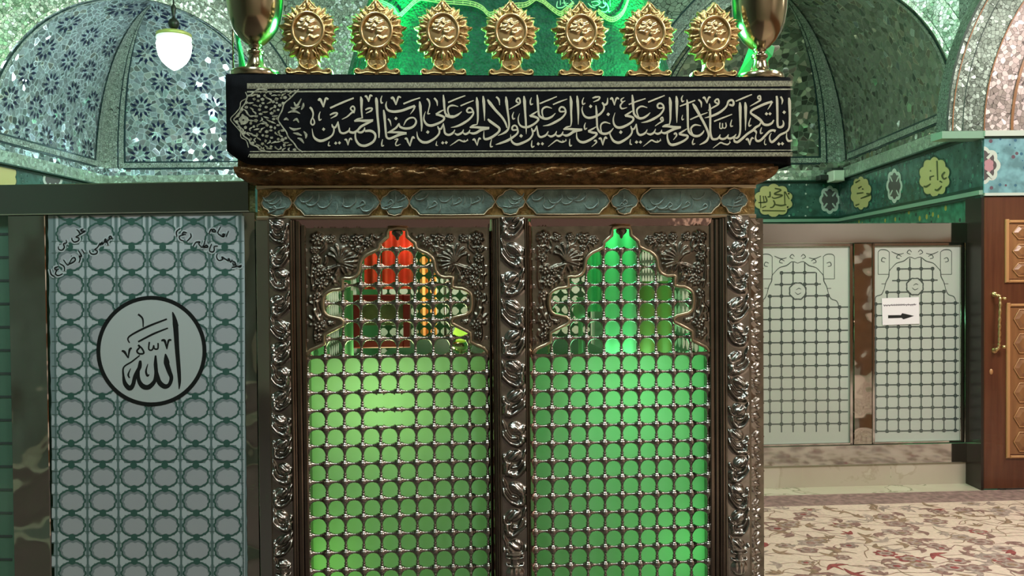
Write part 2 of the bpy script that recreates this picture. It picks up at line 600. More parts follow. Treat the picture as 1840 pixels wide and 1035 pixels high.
MT['hall_wood'] = wood_mat('hall_panelling', (0.16, 0.065, 0.03), (0.25, 0.11, 0.05), .4)
MT['white_plastic'] = mat('white_plastic', (0.62, 0.68, 0.58), 0.4)
MT['black_plastic'] = mat('black_plastic', (0.012, 0.014, 0.013), 0.4)
MT['lamp_glass'] = mat('glowing_lamp_glass', (0.9, 0.95, 0.9), 0.3, emis=(0.88, 1.0, 0.95), estr=13.0)
MT['lamp_band'] = mat('lamp_glass_band', (0.8, 0.9, 0.8), 0.3, emis=(0.75, 1.0, 0.85), estr=0.75)
MT['lamp_cap'] = mat('lamp_cap', (0.50, 0.52, 0.18), 0.35, .3, emis=(.6, .7, .2), estr=.10)
MT['red_frame'] = mat('dark_red_wood_frame', (0.20, 0.010, 0.010), 0.35)
MT['picture'] = mat('picture_olive', (0.11, 0.12, 0.05), 0.3, var=.4, vscale=12)
MT['red_cloth'] = mat('red_cloth', (0.70, 0.07, 0.03), 0.7, var=.25, vscale=9)
MT['orange_cloth'] = mat('orange_cloth', (0.80, 0.36, 0.10), 0.7)
MT['chest_cloth'] = mat('chest_green_cloth', (0.10, 0.32, 0.14), 0.7)
MT['post_green'] = mat('green_post', (0.22, 0.52, 0.28), 0.4)
MT['post_olive'] = mat('olive_panel', (0.22, 0.24, 0.06), 0.5)
MT['inner_lattice'] = mat('inner_lattice_green', (0.12, 0.20, 0.12), 0.4, .5)
MT['cream_wall'] = mat('cream_plaster', (0.62, 0.58, 0.46), 0.7)
MT['led'] = mat('green_led_lens', (0.1, .6, .3), 0.3, emis=(0.15, 1.0, 0.45), estr=22)
MT['pennant'] = mat('green_satin', (0.03, 0.50, 0.16), 0.45)

# ------------------------------------------------------------------ the setting
ZL0, ZL1 = 2.43, 2.53           # ledge under the mirror vault
CL, CRN = np.array([-4.1, 8.6]), np.array([3.45, 8.6])
AL, BL = np.array([-4.1, 6.6]), np.array([-2.2, 8.6])
AR, BR = np.array([3.245, 5.95]), np.array([1.43, 8.6])
PX = 3.227


def wall_quad(name, a, b, z0, z1, m, thick=0.1, side=1):
    """a wall from a to b in plan, its thickness away from the room"""
    a, b = np.array(a, float), np.array(b, float)
    t = (b - a) / np.linalg.norm(b - a)
    n = np.array([-t[1], t[0]]) * side * thick
    mb = MB()
    vs = [(*a, z0), (*b, z0), (*b, z1), (*a, z1), (*(a + n), z0), (*(b + n), z0), (*(b + n), z1), (*(a + n), z1)]
    mb.add(vs, [(0, 1, 2, 3), (5, 4, 7, 6), (4, 0, 3, 7), (1, 5, 6, 2), (3, 2, 6, 7), (4, 5, 1, 0)])
    return tag(mb.build(name, m), kind='structure')


mb = MB()
mb.box((-4.3, -5.0, -0.1), (6.2, 8.8, 0.0))
tag(mb.build('floor', MT['floor_marble']), kind='structure')
mb = MB()
mb.box((-4.3, -5.0, 5.2), (6.2, 8.8, 5.3))
tag(mb.build('ceiling', MT['plaster']), kind='structure')
wall_quad('wall_back', CL, CRN, 0, 5.2, MT['cream_wall'])
wall_quad('wall_left', (-4.1, -5.0), CL, 0, 5.2, mat('left_wall_grey_green', (.16, .20, .18), .5))
wall_quad('wall_right', CRN, (PX + .001, 5.635), 0, 5.2, MT['tile_lower'])
wall_quad('wall_front', (6.2, -4.9), (-4.1, -4.9), 0, 5.2, MT['plaster'])
wall_quad('wall_aisle', (6.1, 5.62), (6.1, -5.0), 1.95, 5.2, MT['plaster'])
wall_quad('wall_aisle_panelling', (6.08, 5.62), (6.08, -5.0), 0, 1.95, MT['hall_wood'])


def wall_fn(a, b):
    a, b = np.array(a, float), np.array(b, float)
    t = (b - a) / np.linalg.norm(b - a)
    n = np.array([t[1], -t[0]])
    return a, t, n


def strip_on(name, a, b, bands, mats):
    """mouldings and bands fixed along a wall: (z0, z1, proud, material index)"""
    a0, t, n = wall_fn(a, b)
    L = np.linalg.norm(np.array(b) - np.array(a))
    mb = MB()
    for z0, z1, d, mi in bands:
        p = [a0 + n * 0.001, a0 + t * L + n * 0.001, a0 + t * L + n * d, a0 + n * d]
        vs = [(*q, z0) for q in p] + [(*q, z1) for q in p]
        mb.add(vs, [(3, 2, 1, 0), (4, 5, 6, 7), (2, 3, 7, 6), (3, 0, 4, 7), (1, 2, 6, 5)], mi)
    o = mb.build(name, mats)
    return tag(o, kind='structure')


bands = [(2.06, 2.40, .012, 0), (2.005, 2.035, .03, 1), (2.035, 2.06, .02, 2), (1.985, 2.005, .02, 2), (2.40, 2.425, .02, 2), (ZL0, ZL1, .05, 3), (2.418, ZL0, .055, 2)]
bm = [MT['teal'], MT['tile_trim'], MT['tile_line'], MT['ledge']]
strip_on('trim_1', CL, CRN, bands, bm)
strip_on('trim_2', AL + np.array([0, -3.0]), CL, bands, bm)
strip_on('trim_3', CRN, (PX, 5.62), bands, bm)


# the mirror vault: a corner squinch in each far corner
def squinch(n1, n2, n3, C, A, B, h, mA, mB, z0=ZL1, flip=1, stars=True):
    C, A, B = [np.array(q, float) for q in (C, A, B)]
    M = (A + B) / 2

    def arch(side, ph):
        Q = A if side == 0 else B
        p = Q + (M - Q) * (1 - math.cos(ph))
        return np.array([p[0], p[1], z0 + h * math.sin(ph) ** 0.95])

    def rib(ph):
        p = C + (M - C) * (1 - math.cos(ph))
        return np.array([p[0], p[1], z0 + h * math.sin(ph) ** 0.95])

    def surf(side, s, ph, lift=0.0):
        p = rib(ph) * (1 - s) + arch(side, ph) * s
        if lift:
            e = 1e-3
            pa = rib(ph) * (1 - s - e) + arch(side, ph) * (s + e)
            pb = rib(min(ph + e, math.pi / 2)) * (1 - s) + arch(side, min(ph + e, math.pi / 2)) * s
            if ph > math.pi / 2 - 0.02:
                pb = p + np.array([0, 0, 1e-3])
            nn = np.cross(pa - p, pb - p)
            ln = np.linalg.norm(nn)
            if ln > 1e-12:
                nn /= ln
                if np.dot(nn[:2], (M - C)) < 0:
                    nn = -nn
                p = p + nn * lift
        return p

    NP, NS = 40, 20
    for side, nm, mm in ((0, n1, mA), (1, n2, mB)):
        mb = MB()
        vs = [surf(side, i / NS, (j / NP) * math.pi / 2 * 0.998) for j in range(NP + 1) for i in range(NS + 1)]
        fs = []
        for j in range(NP):
            for i in range(NS):
                q = (j * (NS + 1) + i, j * (NS + 1) + i + 1, (j + 1) * (NS + 1) + i + 1, (j + 1) * (NS + 1) + i)
                fs.append(q if (side == 0) == (flip > 0) else q[::-1])
        mb.add(vs, fs, 0, True)
        # borders laid on the panel: dark line, fine band, dark line
        W = np.linalg.norm((A if side == 0 else B) - C)

        def border(s_of, ph_of, n, w0, w1, mi, lift):
            vs, fs = [], []
            for k in range(n + 1):
                t = k / n
                for w in (w0, w1):
                    s, ph = s_of(t, w), ph_of(t, w)
                    vs.append(surf(side, min(max(s, 0), 1), min(max(ph, 0), 1.55), lift))
            for k in range(n):
                fs.append((2 * k, 2 * k + 1, 2 * k + 3, 2 * k + 2))
            mb.add(vs, fs, mi)
        for w0, w1, mi, lf in ((.13, .148, 1, .006), (.148, .20, 2, .012), (.20, .218, 1, .006), (0.0, .13, 2, .004)):
            border(lambda t, w: w / W * (0.7 + .3 * (1 - t)) + .0 * t, lambda t, w: .05 + t * 1.45, 40, w0, w1, mi, lf)
        for w0, w1, mi, lf in ((.035, .05, 1, .006), (.05, .095, 2, .012), (.095, .11, 1, .006)):
            border(lambda t, w: 1 - w / W, lambda t, w: t * 1.5, 40, w0, w1, mi, lf)
            border(lambda t, w: .10 + t * .86, lambda t, w: w / h + .015, 20, w0, w1, mi, lf)
        if stars:
            sp, rows = 0.37, 0.235
            for r in range(7):
                zz = 0.21 + r * rows
                ph = math.asin(min(.98, (zz / h)) ** (1 / .95))
                a0, a1 = rib(ph), arch(side, ph)
                Wd = np.linalg.norm(a1 - a0)
                off = (r % 2) * sp / 2
                k = 0
                while True:
                    d = 0.30 * math.cos(ph) + .06 + off + k * sp
                    if d > Wd - 0.13:
                        break
                    s0 = d / Wd
                    for q in range(10):
                        an = 2 * math.pi * (q + .5) / 10
                        pts = []
                        for rr, da in ((.045, 0), (.075, .2), (.115, 0), (.075, -.2)):
                            dx, dz = rr * math.cos(an + da), rr * math.sin(an + da)
                            s_ = s0 + dx / Wd
                            ph_ = ph + dz / (h * max(.35, math.cos(ph)) ** .5)
                            pts.append(surf(side, min(max(s_, 0), 1), min(max(ph_, 0), 1.5), .005))
                        mb.add(pts, [(0, 1, 2, 3)], 3)
                    k += 1
        tag(mb.build(nm, [mm, MT['mosaic_line'], MT['trim_silver'], MT['navy']]), kind='structure')
    # the flat face above the arch, in the plane through both springings
    mb = MB()
    AB = B - A
    L = np.linalg.norm(AB)
    t = AB / L
    nn = np.array([t[1], -t[0]])
    if np.dot(nn, M - C) < 0:
        nn = -nn
    NA = 48

    def face(w, k, lift):
        """point k of the arch outline pushed outward by w"""
        ph = math.pi * k / NA
        x = L / 2 * (1 - math.cos(ph))
        z = h * max(0, math.sin(ph)) ** 0.95
        dx, dz = -math.cos(ph), math.sin(ph)
        x, z = x + dx * w, z + dz * w
        p = A + t * x + nn * lift
        return (*p, z0 + z)
    for w0, w1, mi, lf in ((0.0, .03, 2, .02), (.03, .16, 1, .012), (.16, .185, 2, .02), (.185, .30, 1, .012), (.30, .32, 3, .016)):
        vs, fs = [], []
        for k in range(NA + 1):
            vs += [face(w0, k, lf), face(w1, k, lf)]
        for k in range(NA):
            fs.append((2 * k, 2 * k + 1, 2 * k + 3, 2 * k + 2))
        mb.add(vs, fs, mi)
    vs, fs = [], []
    for k in range(NA + 1):
        p = face(0, k, 0)
        vs += [p, (p[0], p[1], 5.2)]
    for k in range(NA):
        fs.append((2 * k, 2 * k + 2, 2 * k + 3, 2 * k + 1))
    mb.add(vs, fs, 0)
    tag(mb.build(n3, [MT['mosaic_zigzag'], MT['mosaic_fine'], MT['trim_silver'], MT['mosaic_line']]), kind='structure')


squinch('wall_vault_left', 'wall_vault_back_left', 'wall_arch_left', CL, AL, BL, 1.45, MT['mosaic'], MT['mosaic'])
squinch('wall_vault_right', 'wall_vault_back_right', 'wall_arch_right', CRN, AR, BR, 1.45, MT['mosaic_shaded'], MT['mosaic_shaded'], flip=-1, stars=False)
# mirror facing on the straight stretches of wall between and beside the squinches
for nm, a, b in (('wall_mirror_back', BL, BR), ('wall_mirror_left', (-4.1, 3.5), AL), ('wall_mirror_right', AR, (PX, 5.62))):
    strip_on(nm, a, b, [(ZL1, 5.2, .01, 0), (ZL1 + .06, ZL1 + .08, .016, 1)], [MT['mosaic_fine'], MT['mosaic_line']])

# frieze medallions painted on the tile band
TE = Frame((0, 8.6 - .014, 0), 0.0)
rwd = np.array([PX, 5.62]) - CRN
RW = Frame((CRN[0] - .0135, CRN[1], 0), math.atan2(rwd[1], rwd[0]))


def fw(fr):
    return lambda u, v, h: fr.world(fr.at(u, v, -h if fr is not RW else h * -1))


def medallion(mb, fn, cu, cv, ru, rv, kind):
    if kind == 'gold':
        poly(mb, lobed(cu, cv, ru * 1.09, rv * 1.09, 10, .13), fn, .001, 2)
        poly(mb, lobed(cu, cv, ru, rv, 10, .13), fn, .002, 0)
    elif kind == 'mauve':
        poly(mb, lobed(cu, cv, ru * 1.12, rv * 1.12, 8, .14), fn, .001, 3)
        poly(mb, lobed(cu, cv, ru * .86, rv * .86, 8, .16), fn, .002, 4)
        for a in (45, 135, 225, 315):
            c, s = math.cos(math.radians(a)), math.sin(math.radians(a))
            stroke(mb, [(cu + ru * .38 * c, cv + rv * .38 * s), (cu + ru * .85 * c, cv + rv * .85 * s)], [ru * .14, ru * .2], fn, .003, mi=3)


mb = MB()
fn = lambda u, v, h: TE.world(TE.at(u, v, -h))
medallion(mb, fn, 1390, 360, 35, 30, 'gold')
medallion(mb, fn, 1491, 359, 17, 23, 'mauve')
for st in ([(370, 155), (500, 190), (360, 270), (530, 300), (370, 360), (310, 330)], [(570, 220), (580, 500)], [(580, 220), (670, 380)], [(110, 615), (590, 620)], [(70, 300), (80, 560)],
           [(130, 310), (150, 440)], [(170, 310), (200, 430), (30, 450)], [(340, 400), (370, 470), (330, 540), (270, 550)], [(380, 490), (500, 510), (610, 490)], [(270, 220), (270, 320), (220, 330)], [(110, 555), (190, 520)]):
    stroke(mb, [(1360 + x / 11.5, 325 + y / 11.5) for x, y in st], [2.4, 3.2, 1.8], fn, .004, mi=1)
for cx in (1450, 1418):
    for cy in (332, 348, 372, 388):
        dot(mb, (cx + random.uniform(-3, 3), cy), 4, fn, .002, 3)
tag(mb.build('trim_frieze_back', [MT['tile_gold'], MT['tile_gold_dark'], MT['tile_line'], MT['tile_white'], MT['tile_mauve']]), kind='structure')

RWf = Frame((CRN[0], CRN[1], 0), math.atan2(-rwd[1], -rwd[0]))
sgn = 1 if np.dot(RWf.ay, np.array([-1, 0, 0])) > 0 else -1
fn = lambda u, v, h: RWf.world(RWf.at(u, v, sgn * (.0135 + h)))
mb = MB()
medallion(mb, fn, 1547, 347, 19, 30, 'gold')
medallion(mb, fn, 1607, 334, 13, 28, 'mauve')
medallion(mb, fn, 1679, 318, 28, 36, 'gold')
for st in ([(175, 465), (240, 425)], [(215, 545), (265, 515)], [(195, 620), (290, 605)], [(330, 620), (385, 635), (250, 690)], [(175, 790), (230, 770)], [(270, 550), (290, 560)],
           [(1235, 385), (1300, 365)], [(1150, 515), (1190, 520), (1250, 480)], [(1310, 560), (1350, 570), (1410, 510)], [(1455, 310), (1415, 360), (1440, 410), (1480, 390)], [(1380, 440), (1415, 460)], [(1340, 150), (1350, 430)], [(1240, 290), (1260, 300)], [(1240, 390), (1245, 430)]):
    stroke(mb, [(1515 + x / 7.961, 270 + y / 7.961) for x, y in st], [2.8, 3.6, 2.0], fn, .004, mi=1)
tag(mb.build('trim_frieze_right', [MT['tile_gold'], MT['tile_gold_dark'], MT['tile_line'], MT['tile_white'], MT['tile_mauve']]), kind='structure')
LW = Frame((-4.1, 8.6, 0), math.pi / 2)
fn = lambda u, v, h: LW.world(LW.at(u, v, -.0135 - h))
mb = MB()
medallion(mb, fn, 8, 318, 22, 32, 'gold')
medallion(mb, fn, 95, 322, 16, 26, 'mauve')
tag(mb.build('trim_frieze_left', [MT['tile_gold'], MT['tile_gold_dark'], MT['tile_line'], MT['tile_white'], MT['tile_mauve']]), kind='structure')

# the pier on the right with its tile band, ledge and mirror arch
mb = MB()
PZ = [DF.at(1768, v)[2] for v in (352, 347, 249, 236)]
mb.box((PX, 5.62, PZ[0]), (6.1, 5.75, 5.2), 0)
mb.box((PX - .004, 5.607, PZ[1]), (6.1, 5.62, PZ[2]), 1)
mb.box((PX - .01, 5.585, PZ[2] + .012), (6.1, 5.62, PZ[3]), 2)
mb.box((PX - .006, 5.60, PZ[2]), (6.1, 5.62, PZ[2] + .012), 3)
mb.box((PX, 5.605, PZ[0]), (6.1, 5.62, PZ[1]), 2)
fn = lambda u, v, h: DF.world(DF.at(u, v, -.0132 - h))
q = [p for p in lobed(1768, 297, 30, 34, 8, .14) if p[0] >= 1768]
poly(mb, q + [(1768, 331)], fn, .001, 4)
q = [p for p in lobed(1768, 297, 23, 27, 8, .16) if p[0] >= 1768]
poly(mb, q + [(1768, 323)], fn, .002, 5)
poly(mb, lobed(1777, 297, 9, 13, 6, .2), fn, .003, 6)
for (a, b) in (((1774, 285), (1786, 272)), ((1774, 309), (1784, 320))):
    stroke(mb, [a, b], [5, 5], fn, .004, mi=4)
# arch mouldings on the pier face
ring = [(R, a) for R in (413, 483) for a in [math.pi - k / 30 * 1.5 for k in range(31)]]
front = [DF.world(DF.at(2183 + R * math.cos(a), 235 - R * math.sin(a), -.004)) for R, a in ring]
back = [p + np.array([0, .13, 0]) for p in front]
fs = []
for k in range(30):
    fs += [(k, 31 + k, 32 + k, k + 1), (62 + k, 63 + k, 94 + k, 93 + k), (31 + k, 93 + k, 94 + k, 32 + k)]
mb.add(front + back, fs, 0)
for R0, R1, mi, lf in ((413, 415.5, 10, .012), (452, 454, 3, .008), (454, 470, 0, .010), (470, 472, 10, .012), (479, 483, 3, .008)):
    vs, fs = [], []
    for k in range(31):
        a = math.pi - k / 30 * 1.5
        for R in (R0, R1):
            vs.append(DF.world(DF.at(2183 + R * math.cos(a), 235 - R * math.sin(a), -lf)))
    for k in range(30):
        fs.append((2 * k, 2 * k + 1, 2 * k + 3, 2 * k + 2))
    mb.add(vs, fs, mi)
vs, fs = [], []
for k in range(31):
    a = math.pi - k / 30 * 1.5
    for R in (300, 413):
        vs.append(DF.world(DF.at(2183 + R * math.cos(a), 235 - R * math.sin(a), -.006)))
for k in range(30):
    fs.append((2 * k, 2 * k + 1, 2 * k + 3, 2 * k + 2))
mb.add(vs, fs, 9)
vs, fs = [], []
for k in range(31):
    a = math.pi - k / 30 * 1.5
    for R in (362, 367):
        vs.append(DF.world(DF.at(2183 + R * math.cos(a), 235 - R * math.sin(a), -.014)))
for k in range(30):
    fs.append((2 * k, 2 * k + 1, 2 * k + 3, 2 * k + 2))
mb.add(vs, fs, 10)
mb.box((2.935, 5.60, PZ[2]), (PX, 5.75, PZ[3]), 11)
tag(mb.build('wall_pier', [MT['mosaic_pier'], MT['blue_tile'], MT['tile_white'], MT['tile_line'], MT['tile_white'], MT['tile_mauve'], MT['tile_pink'], MT['wood_light'], MT['trim_silver'], MT['mosaic_pink'], MT['wood_panel'], MT['tile_trim']]), kind='structure')

# wooden door in the pier
door = empty('door_1', kind_ := None)
tag(door, kind='structure')
DF.place(door)
dl = lambda u, v, y=0.0: DF.at(u, v, y)


def dbox(mb, u0, v0, u1, v1, y0, y1, mi=0, r=.006):
    a, b = dl(u0, v1), dl(u1, v0)
    mb.bevbox((a[0], y0, a[2]), (b[0], y1, b[2]), r, mi)


mb = MB()
DW = 1.15
ztop = dl(1768, 353)[2]
mb.bevbox((0.004, 0.0, 0.01), (DW, .06, ztop), .004)
leaf_o = mb.build('door_leaf', MT['wood'], door)
mb = MB()
mb.box((-.014, .002, 0.0), (0.003, .20, ztop + .002))
mb.build('door_jamb', MT['wood_black'], door)
for nm, (u0, v0, u1, v1) in (('upper_panel', (1805, 394, 2020, 508)), ('lower_panel', (1807, 544, 2020, 823))):
    mb = MB()
    t = 7
    dbox(mb, u0, v0, u0 + t, v1, -.016, -.0005, 0)
    dbox(mb, u1 - t, v0, u1, v1, -.016, -.0005, 0)
    dbox(mb, u0 + t, v0, u1 - t, v0 + t, -.016, -.0005, 0)
    dbox(mb, u0 + t, v1 - t, u1 - t, v1, -.016, -.0005, 0)
    a, b = dl(u0 + t, v1 - t), dl(u1 - t, v0 + t)
    mb.box((a[0], -.003, a[2]), (b[0], -.0004, b[2]), 1)
    fr = mb.build(nm, [MT['wood_light'], MT['wood_panel']], door)
    mb = MB()
    n = 3 if nm == 'upper_panel' else 6
    f2 = lambda u, v, h: dl(u, v, -.003 - h)
    for k in range(n):
        va = v0 + t + (v1 - v0 - 2 * t) * k / n
        vb = v0 + t + (v1 - v0 - 2 * t) * (k + 1) / n
        vm = (va + vb) / 2
        for c in range(3):
            ua = u0 + t + (u1 - u0 - 2 * t) * c / 3
            ub = u0 + t + (u1 - u0 - 2 * t) * (c + 1) / 3
            um = (ua + ub) / 2
            hx = [(ua + 8, vm), (ua + 18, va + 5), (ub - 18, va + 5), (ub - 8, vm), (ub - 18, vb - 5), (ua + 18, vb - 5)]
            ins = [(um + (x - um) * .62, vm + (y - vm) * .55) for x, y in hx]
            vs = [f2(x, y, 0.0006) for x, y in hx] + [f2(x, y, .012) for x, y in ins]
            fs = [(i, i + 6, (i + 1) % 6 + 6, (i + 1) % 6) for i in range(6)] + [tuple(range(6, 12))]
            mb.add(vs, fs, 0)
            mb.tube([f2(x, y, .005) for x, y in hx], .004, 6, 1, True)
    mb.build('carving', [MT['wood_panel'], MT['wood_light']], fr)
mb = MB()
hp = [(1785, 529, -.005), (1791, 531, -.035), (1797, 536, -.05), (1796, 580, -.055), (1795, 620, -.05), (1791, 628, -.035), (1786, 630, -.005)]
P, _ = smooth_curve([dl(u, v, y) for u, v, y in hp], None, 14)
mb.tube(P, [.010 + .0022 * math.sin(i * 1.6) for i in range(len(P))], 10)
for u, v in ((1787, 529), (1787, 630)):
    c = dl(u, v)
    mb.lathe((c[0], -.012, c[2]), [(0.0, 0), (.014, .001), (.018, .006), (.02, .012)], 14, 'y')
for u, v in ((1797, 536), (1796, 622)):
    c = dl(u, v)
    mb.lathe((c[0], -.05, c[2] - .012), [(.0, 0), (.013, .004), (.015, .012), (.013, .02), (0, .024)], 12)
mb.build('door_handle', MT['gold_bright'], door)
mb = MB()
c = dl(1781, 668)
mb.lathe((c[0], -.004, c[2]), [(0, 0), (.011, .0005), (.012, .004)], 14, 'y', sy=1.7)
mb.build('keyhole_plate', MT['wood_light'], door)
mb = MB()
mb.box((PX + DW + .0, 5.62, 0), (6.1, 5.75, PZ[0]))
tag(mb.build('wall_pier_base', MT['hall_wood']), kind='structure')

# ------------------------------------------------------------------ the shrine enclosure
shrine = empty('shrine_enclosure', 'silver lattice shrine enclosure with embossed pillars, carved arches and green panels', 'shrine', frame=Z)
zl = lambda u, v, y=0.0: Z.at(u, v, y)
DEPTH = 3.2
ZB = 0.24                                  # bottom of the lattice bays
zfr1 = zl(920, 388)[2]                      # underside of the inscription band
zfr0 = zl(920, 334)[2]
zdeck = zl(920, 138.5, -.07)[2]
zcor = zl(920, 297, -.07)[2]
XL, XR = zl(463, 390)[0], zl(1356, 384)[0]


def ringmould(mb, x0, x1, y0, y1, prof, mi=0, smooth=False, sub=1):
    """a profile (outset, z) carried round the four sides"""
    vs, fs = [], []
    n = len(prof)
    cs = [(x0, y0, -1, -1), (x1, y0, 1, -1), (x1, y1, 1, 1), (x0, y1, -1, 1)]
    for (x, y, sx, sy) in cs:
        for o, z in prof:
            vs.append((x + sx * o, y + sy * o, z))
    for k in range(4):
        k2 = (k + 1) % 4
        for i in range(n - 1):
            fs.append((k * n + i, k2 * n + i, k2 * n + i + 1, k * n + i + 1))
    mb.add(vs, fs, mi, smooth)


# plinth below the bays and the deck on top
mb = MB()
ringmould(mb, XL, XR, 0, DEPTH, [(.05, 0), (.05, .13), (.035, .16), (.0, .18), (0, ZB - .02), (-.08, ZB - .02)])
mb.build('plinth', MT['moulding'], shrine)
mb = MB()
OV = .07
mb.box((XL - OV + .012, -OV + .012, zcor - .02), (XR + OV - .012, DEPTH + OV, zdeck))
mb.build('deck', MT['brown_gilt'], shrine)
# embossed cove under the deck: rows of overlapping leaves
mb = MB()
prof = []
for k in range(13):
    t = k / 12
    prof.append((OV * (1 - t ** 2.3) + .003 * math.sin(t * math.pi), zcor - .004 + (zfr0 - zcor + .004) * t))
NX = 240
for side in range(3):
    if side == 0:
        fp = lambda s, o: (XL - o + (XR - XL + 2 * o) * s, -o)
        Ls = XR - XL
    elif side == 1:
        fp = lambda s, o: (XL - o, DEPTH - (DEPTH + o) * s)
        Ls = DEPTH
    else:
        fp = lambda s, o: (XR + o, -o + (DEPTH + o) * s)
        Ls = DEPTH
    vs, fs = [], []
    for k, (o, z) in enumerate(prof):
        for i in range(NX + 1):
            s = i / NX
            ed = min(1, min(s, 1 - s) * NX / 4, k / 2, (12 - k) / 2)
            d = .009 * ed * (math.sin(s * Ls * 58 + 2.2 * math.sin(k * .9 + s * Ls * 9)) * math.cos(k * .55 + s * Ls * 21) + .6 * math.sin(s * Ls * 133 + k * 1.9))
            x, y = fp(s, o + d)
            vs.append((x, y, z))
    for k in range(len(prof) - 1):
        for i in range(NX):
            a = k * (NX + 1) + i
            fs.append((a, a + NX + 1, a + NX + 2, a + 1))
    mb.add(vs, fs, 0, True)
mb.build('cornice', MT['brown_gilt'], shrine)

# inscription band with enamel cartouches
mb = MB()
mb.box((XL, 0.0, zfr1), (XR, .05, zfr0 + .01))
mb.box((XL, DEPTH - .05, zfr1), (XR, DEPTH, zfr0 + .01))
mb.box((XL, .05, zfr1), (XL + .05, DEPTH - .05, zfr0 + .01))
mb.box((XR - .05, .05, zfr1), (XR, DEPTH - .05, zfr0 + .01))
mb.bevbox((XL - .004, -.012, zfr1 - .012), (XR + .004, 0.03, zfr1 + .003), .005, 1)
mb.bevbox((XL - .004, -.012, zfr0 - .012), (XR + .004, 0.0, zfr0 + .006), .005, 1)
band = mb.build('inscription_band', [MT['gilt'], MT['rim']], shrine)
zf = lambda u, v, h: zl(u, v, -.002 - h)
VT, VB = 339.5, 386.0


def skew(u):
    return -(u - 911) * .0055


carts = [(497, 29, 's'), (605, 78, 'l'), (709, 28, 's'), (812, 78, 'l'), (917, 28, 's'), (1020, 76, 'l'), (1122, 26, 's'), (1223, 74, 'l'), (1319, 26, 's')]
for cu, hw, kind in carts:
    mb = MB()
    vm = (VT + VB) / 2 + skew(cu)
    hv = (VB - VT) / 2
    if kind == 's':
        half = [(0, -hv), (hw * .33, -hv * .86), (hw * .5, -hv * .6), (hw * .78, -hv * .42), (hw * .96, 0), (hw * .8, hv * .38), (hw * .55, hv * .52), (hw * .4, hv * .9), (0, hv * 1.02)]
    else:
        half = [(0, -hv), (hw * .72, -hv), (hw * .84, -hv * .7), (hw * .92, -hv * .5), (hw * 1.0, 0), (hw * .92, hv * .42), (hw * .84, hv * .58), (hw * .74, hv * .98), (0, hv)]
    out = half + [(-x, y) for x, y in half[-2:0:-1]]
    out = [(cu + x, vm + y + skew(cu + x) - skew(cu)) for x, y in out]
    n = len(out)
    c = (cu, vm)
    vs = [zf(*p, 0) for p in out] + [zf(*p, .008) for p in out] + [zf(c[0] + (p[0] - c[0]) * .93, c[1] + (p[1] - c[1]) * .88, .012) for p in out] + [zf(*c, .014)]
    fs = []
    for i in range(n):
        j = (i + 1) % n
        fs += [(i, i + n, j + n, j), (i + n, i + 2 * n, j + 2 * n, j + n), (i + 2 * n, 3 * n, j + 2 * n)]
    mb.add(vs, [f[::-1] for f in fs], 0)
    mb.tube([zf(*p, .009) for p in out], .0032, 6, 1, True)
    r = random.Random(cu)
    # raised script in the enamel
    for k in range(4 if kind == 's' else 11):
        uu = cu + (r.uniform(-.5, .5) * hw if kind == 's' else (-.78 + 1.56 * (k + .5) / 11) * hw)
        vv = vm + r.uniform(-.45, .5) * hv
        q = r.random()
        if q < .4:
            st = [(uu, vv - 9), (uu + 1, vv), (uu - 2, vv + 7)]
        elif q < .75:
            st = [(uu - 13, vv - 2), (uu - 8, vv + 5), (uu + 2, vv + 5), (uu + 10, vv - 2), (uu + 12, vv - 7)]
        else:
            st = [(uu - 3, vv), (uu + 2, vv - 5), (uu + 6, vv), (uu, vv + 4), (uu - 9, vv + 7)]
        st = [(min(max(a, cu - hw * .85), cu + hw * .85), min(max(b, vm - hv * .75), vm + hv * .78)) for a, b in st]
        stroke(mb, st, [1.5, 3.6, 3.2, 1.2], zf, .0125, .0045, 2)
    if kind == 's':
        stroke(mb, [(cu - hw * .5, vm + 8), (cu, vm + 10), (cu + hw * .55, vm + 7)], [1.5, 3.5, 1.5], zf, .0125, .004, 2)
    mb.build('cartouche', [MT['enamel'], MT['rim'], MT['enamel_relief']], band)


# embossed ornament fields
def hfield(mb, xs, zs, H, y0, mi=0, mask=None, front=-1.0):
    nx, nz = len(xs), len(zs)
    idx = {}
    vs, fs = [], []

    def vid(i, j):
        if (i, j) not in idx:
            idx[(i, j)] = len(vs)
            vs.append((xs[i], y0 + front * H[j, i], zs[j]))
        return idx[(i, j)]
    for j in range(nz - 1):
        for i in range(nx - 1):
            if mask is None or (mask[j, i] and mask[j + 1, i] and mask[j, i + 1] and mask[j + 1, i + 1]):
                fs.append((vid(i, j), vid(i + 1, j), vid(i + 1, j + 1), vid(i, j + 1)))
    mb.add(vs, fs, mi, True)


def segdist(X, Y, pts):
    d = np.full(X.shape, 1e9)
    for (x0, y0), (x1, y1) in zip(pts[:-1], pts[1:]):
        vx, vy = x1 - x0, y1 - y0
        t = np.clip(((X - x0) * vx + (Y - y0) * vy) / (vx * vx + vy * vy + 1e-12), 0, 1)
        d = np.minimum(d, np.hypot(X - x0 - t * vx, Y - y0 - t * vy))
    return d


def ridge(X, Y, pts, w, h):
    P, _ = smooth_curve(pts, None, 4)
    return h * np.exp(-(segdist(X, Y, P) / w) ** 2)


def rosette(X, Y, cx, cy, r, h, n=6, ph=0.0):
    dx, dy = X - cx, Y - cy
    R = np.hypot(dx, dy) / r
    A = np.arctan2(dy, dx)
    pet = .62 + .38 * np.cos(n * A + ph)
    g = h * np.exp(-((R - .62) / .30) ** 2) * pet + h * .9 * np.exp(-(R / .24) ** 2)
    return g * (R < 1.6)


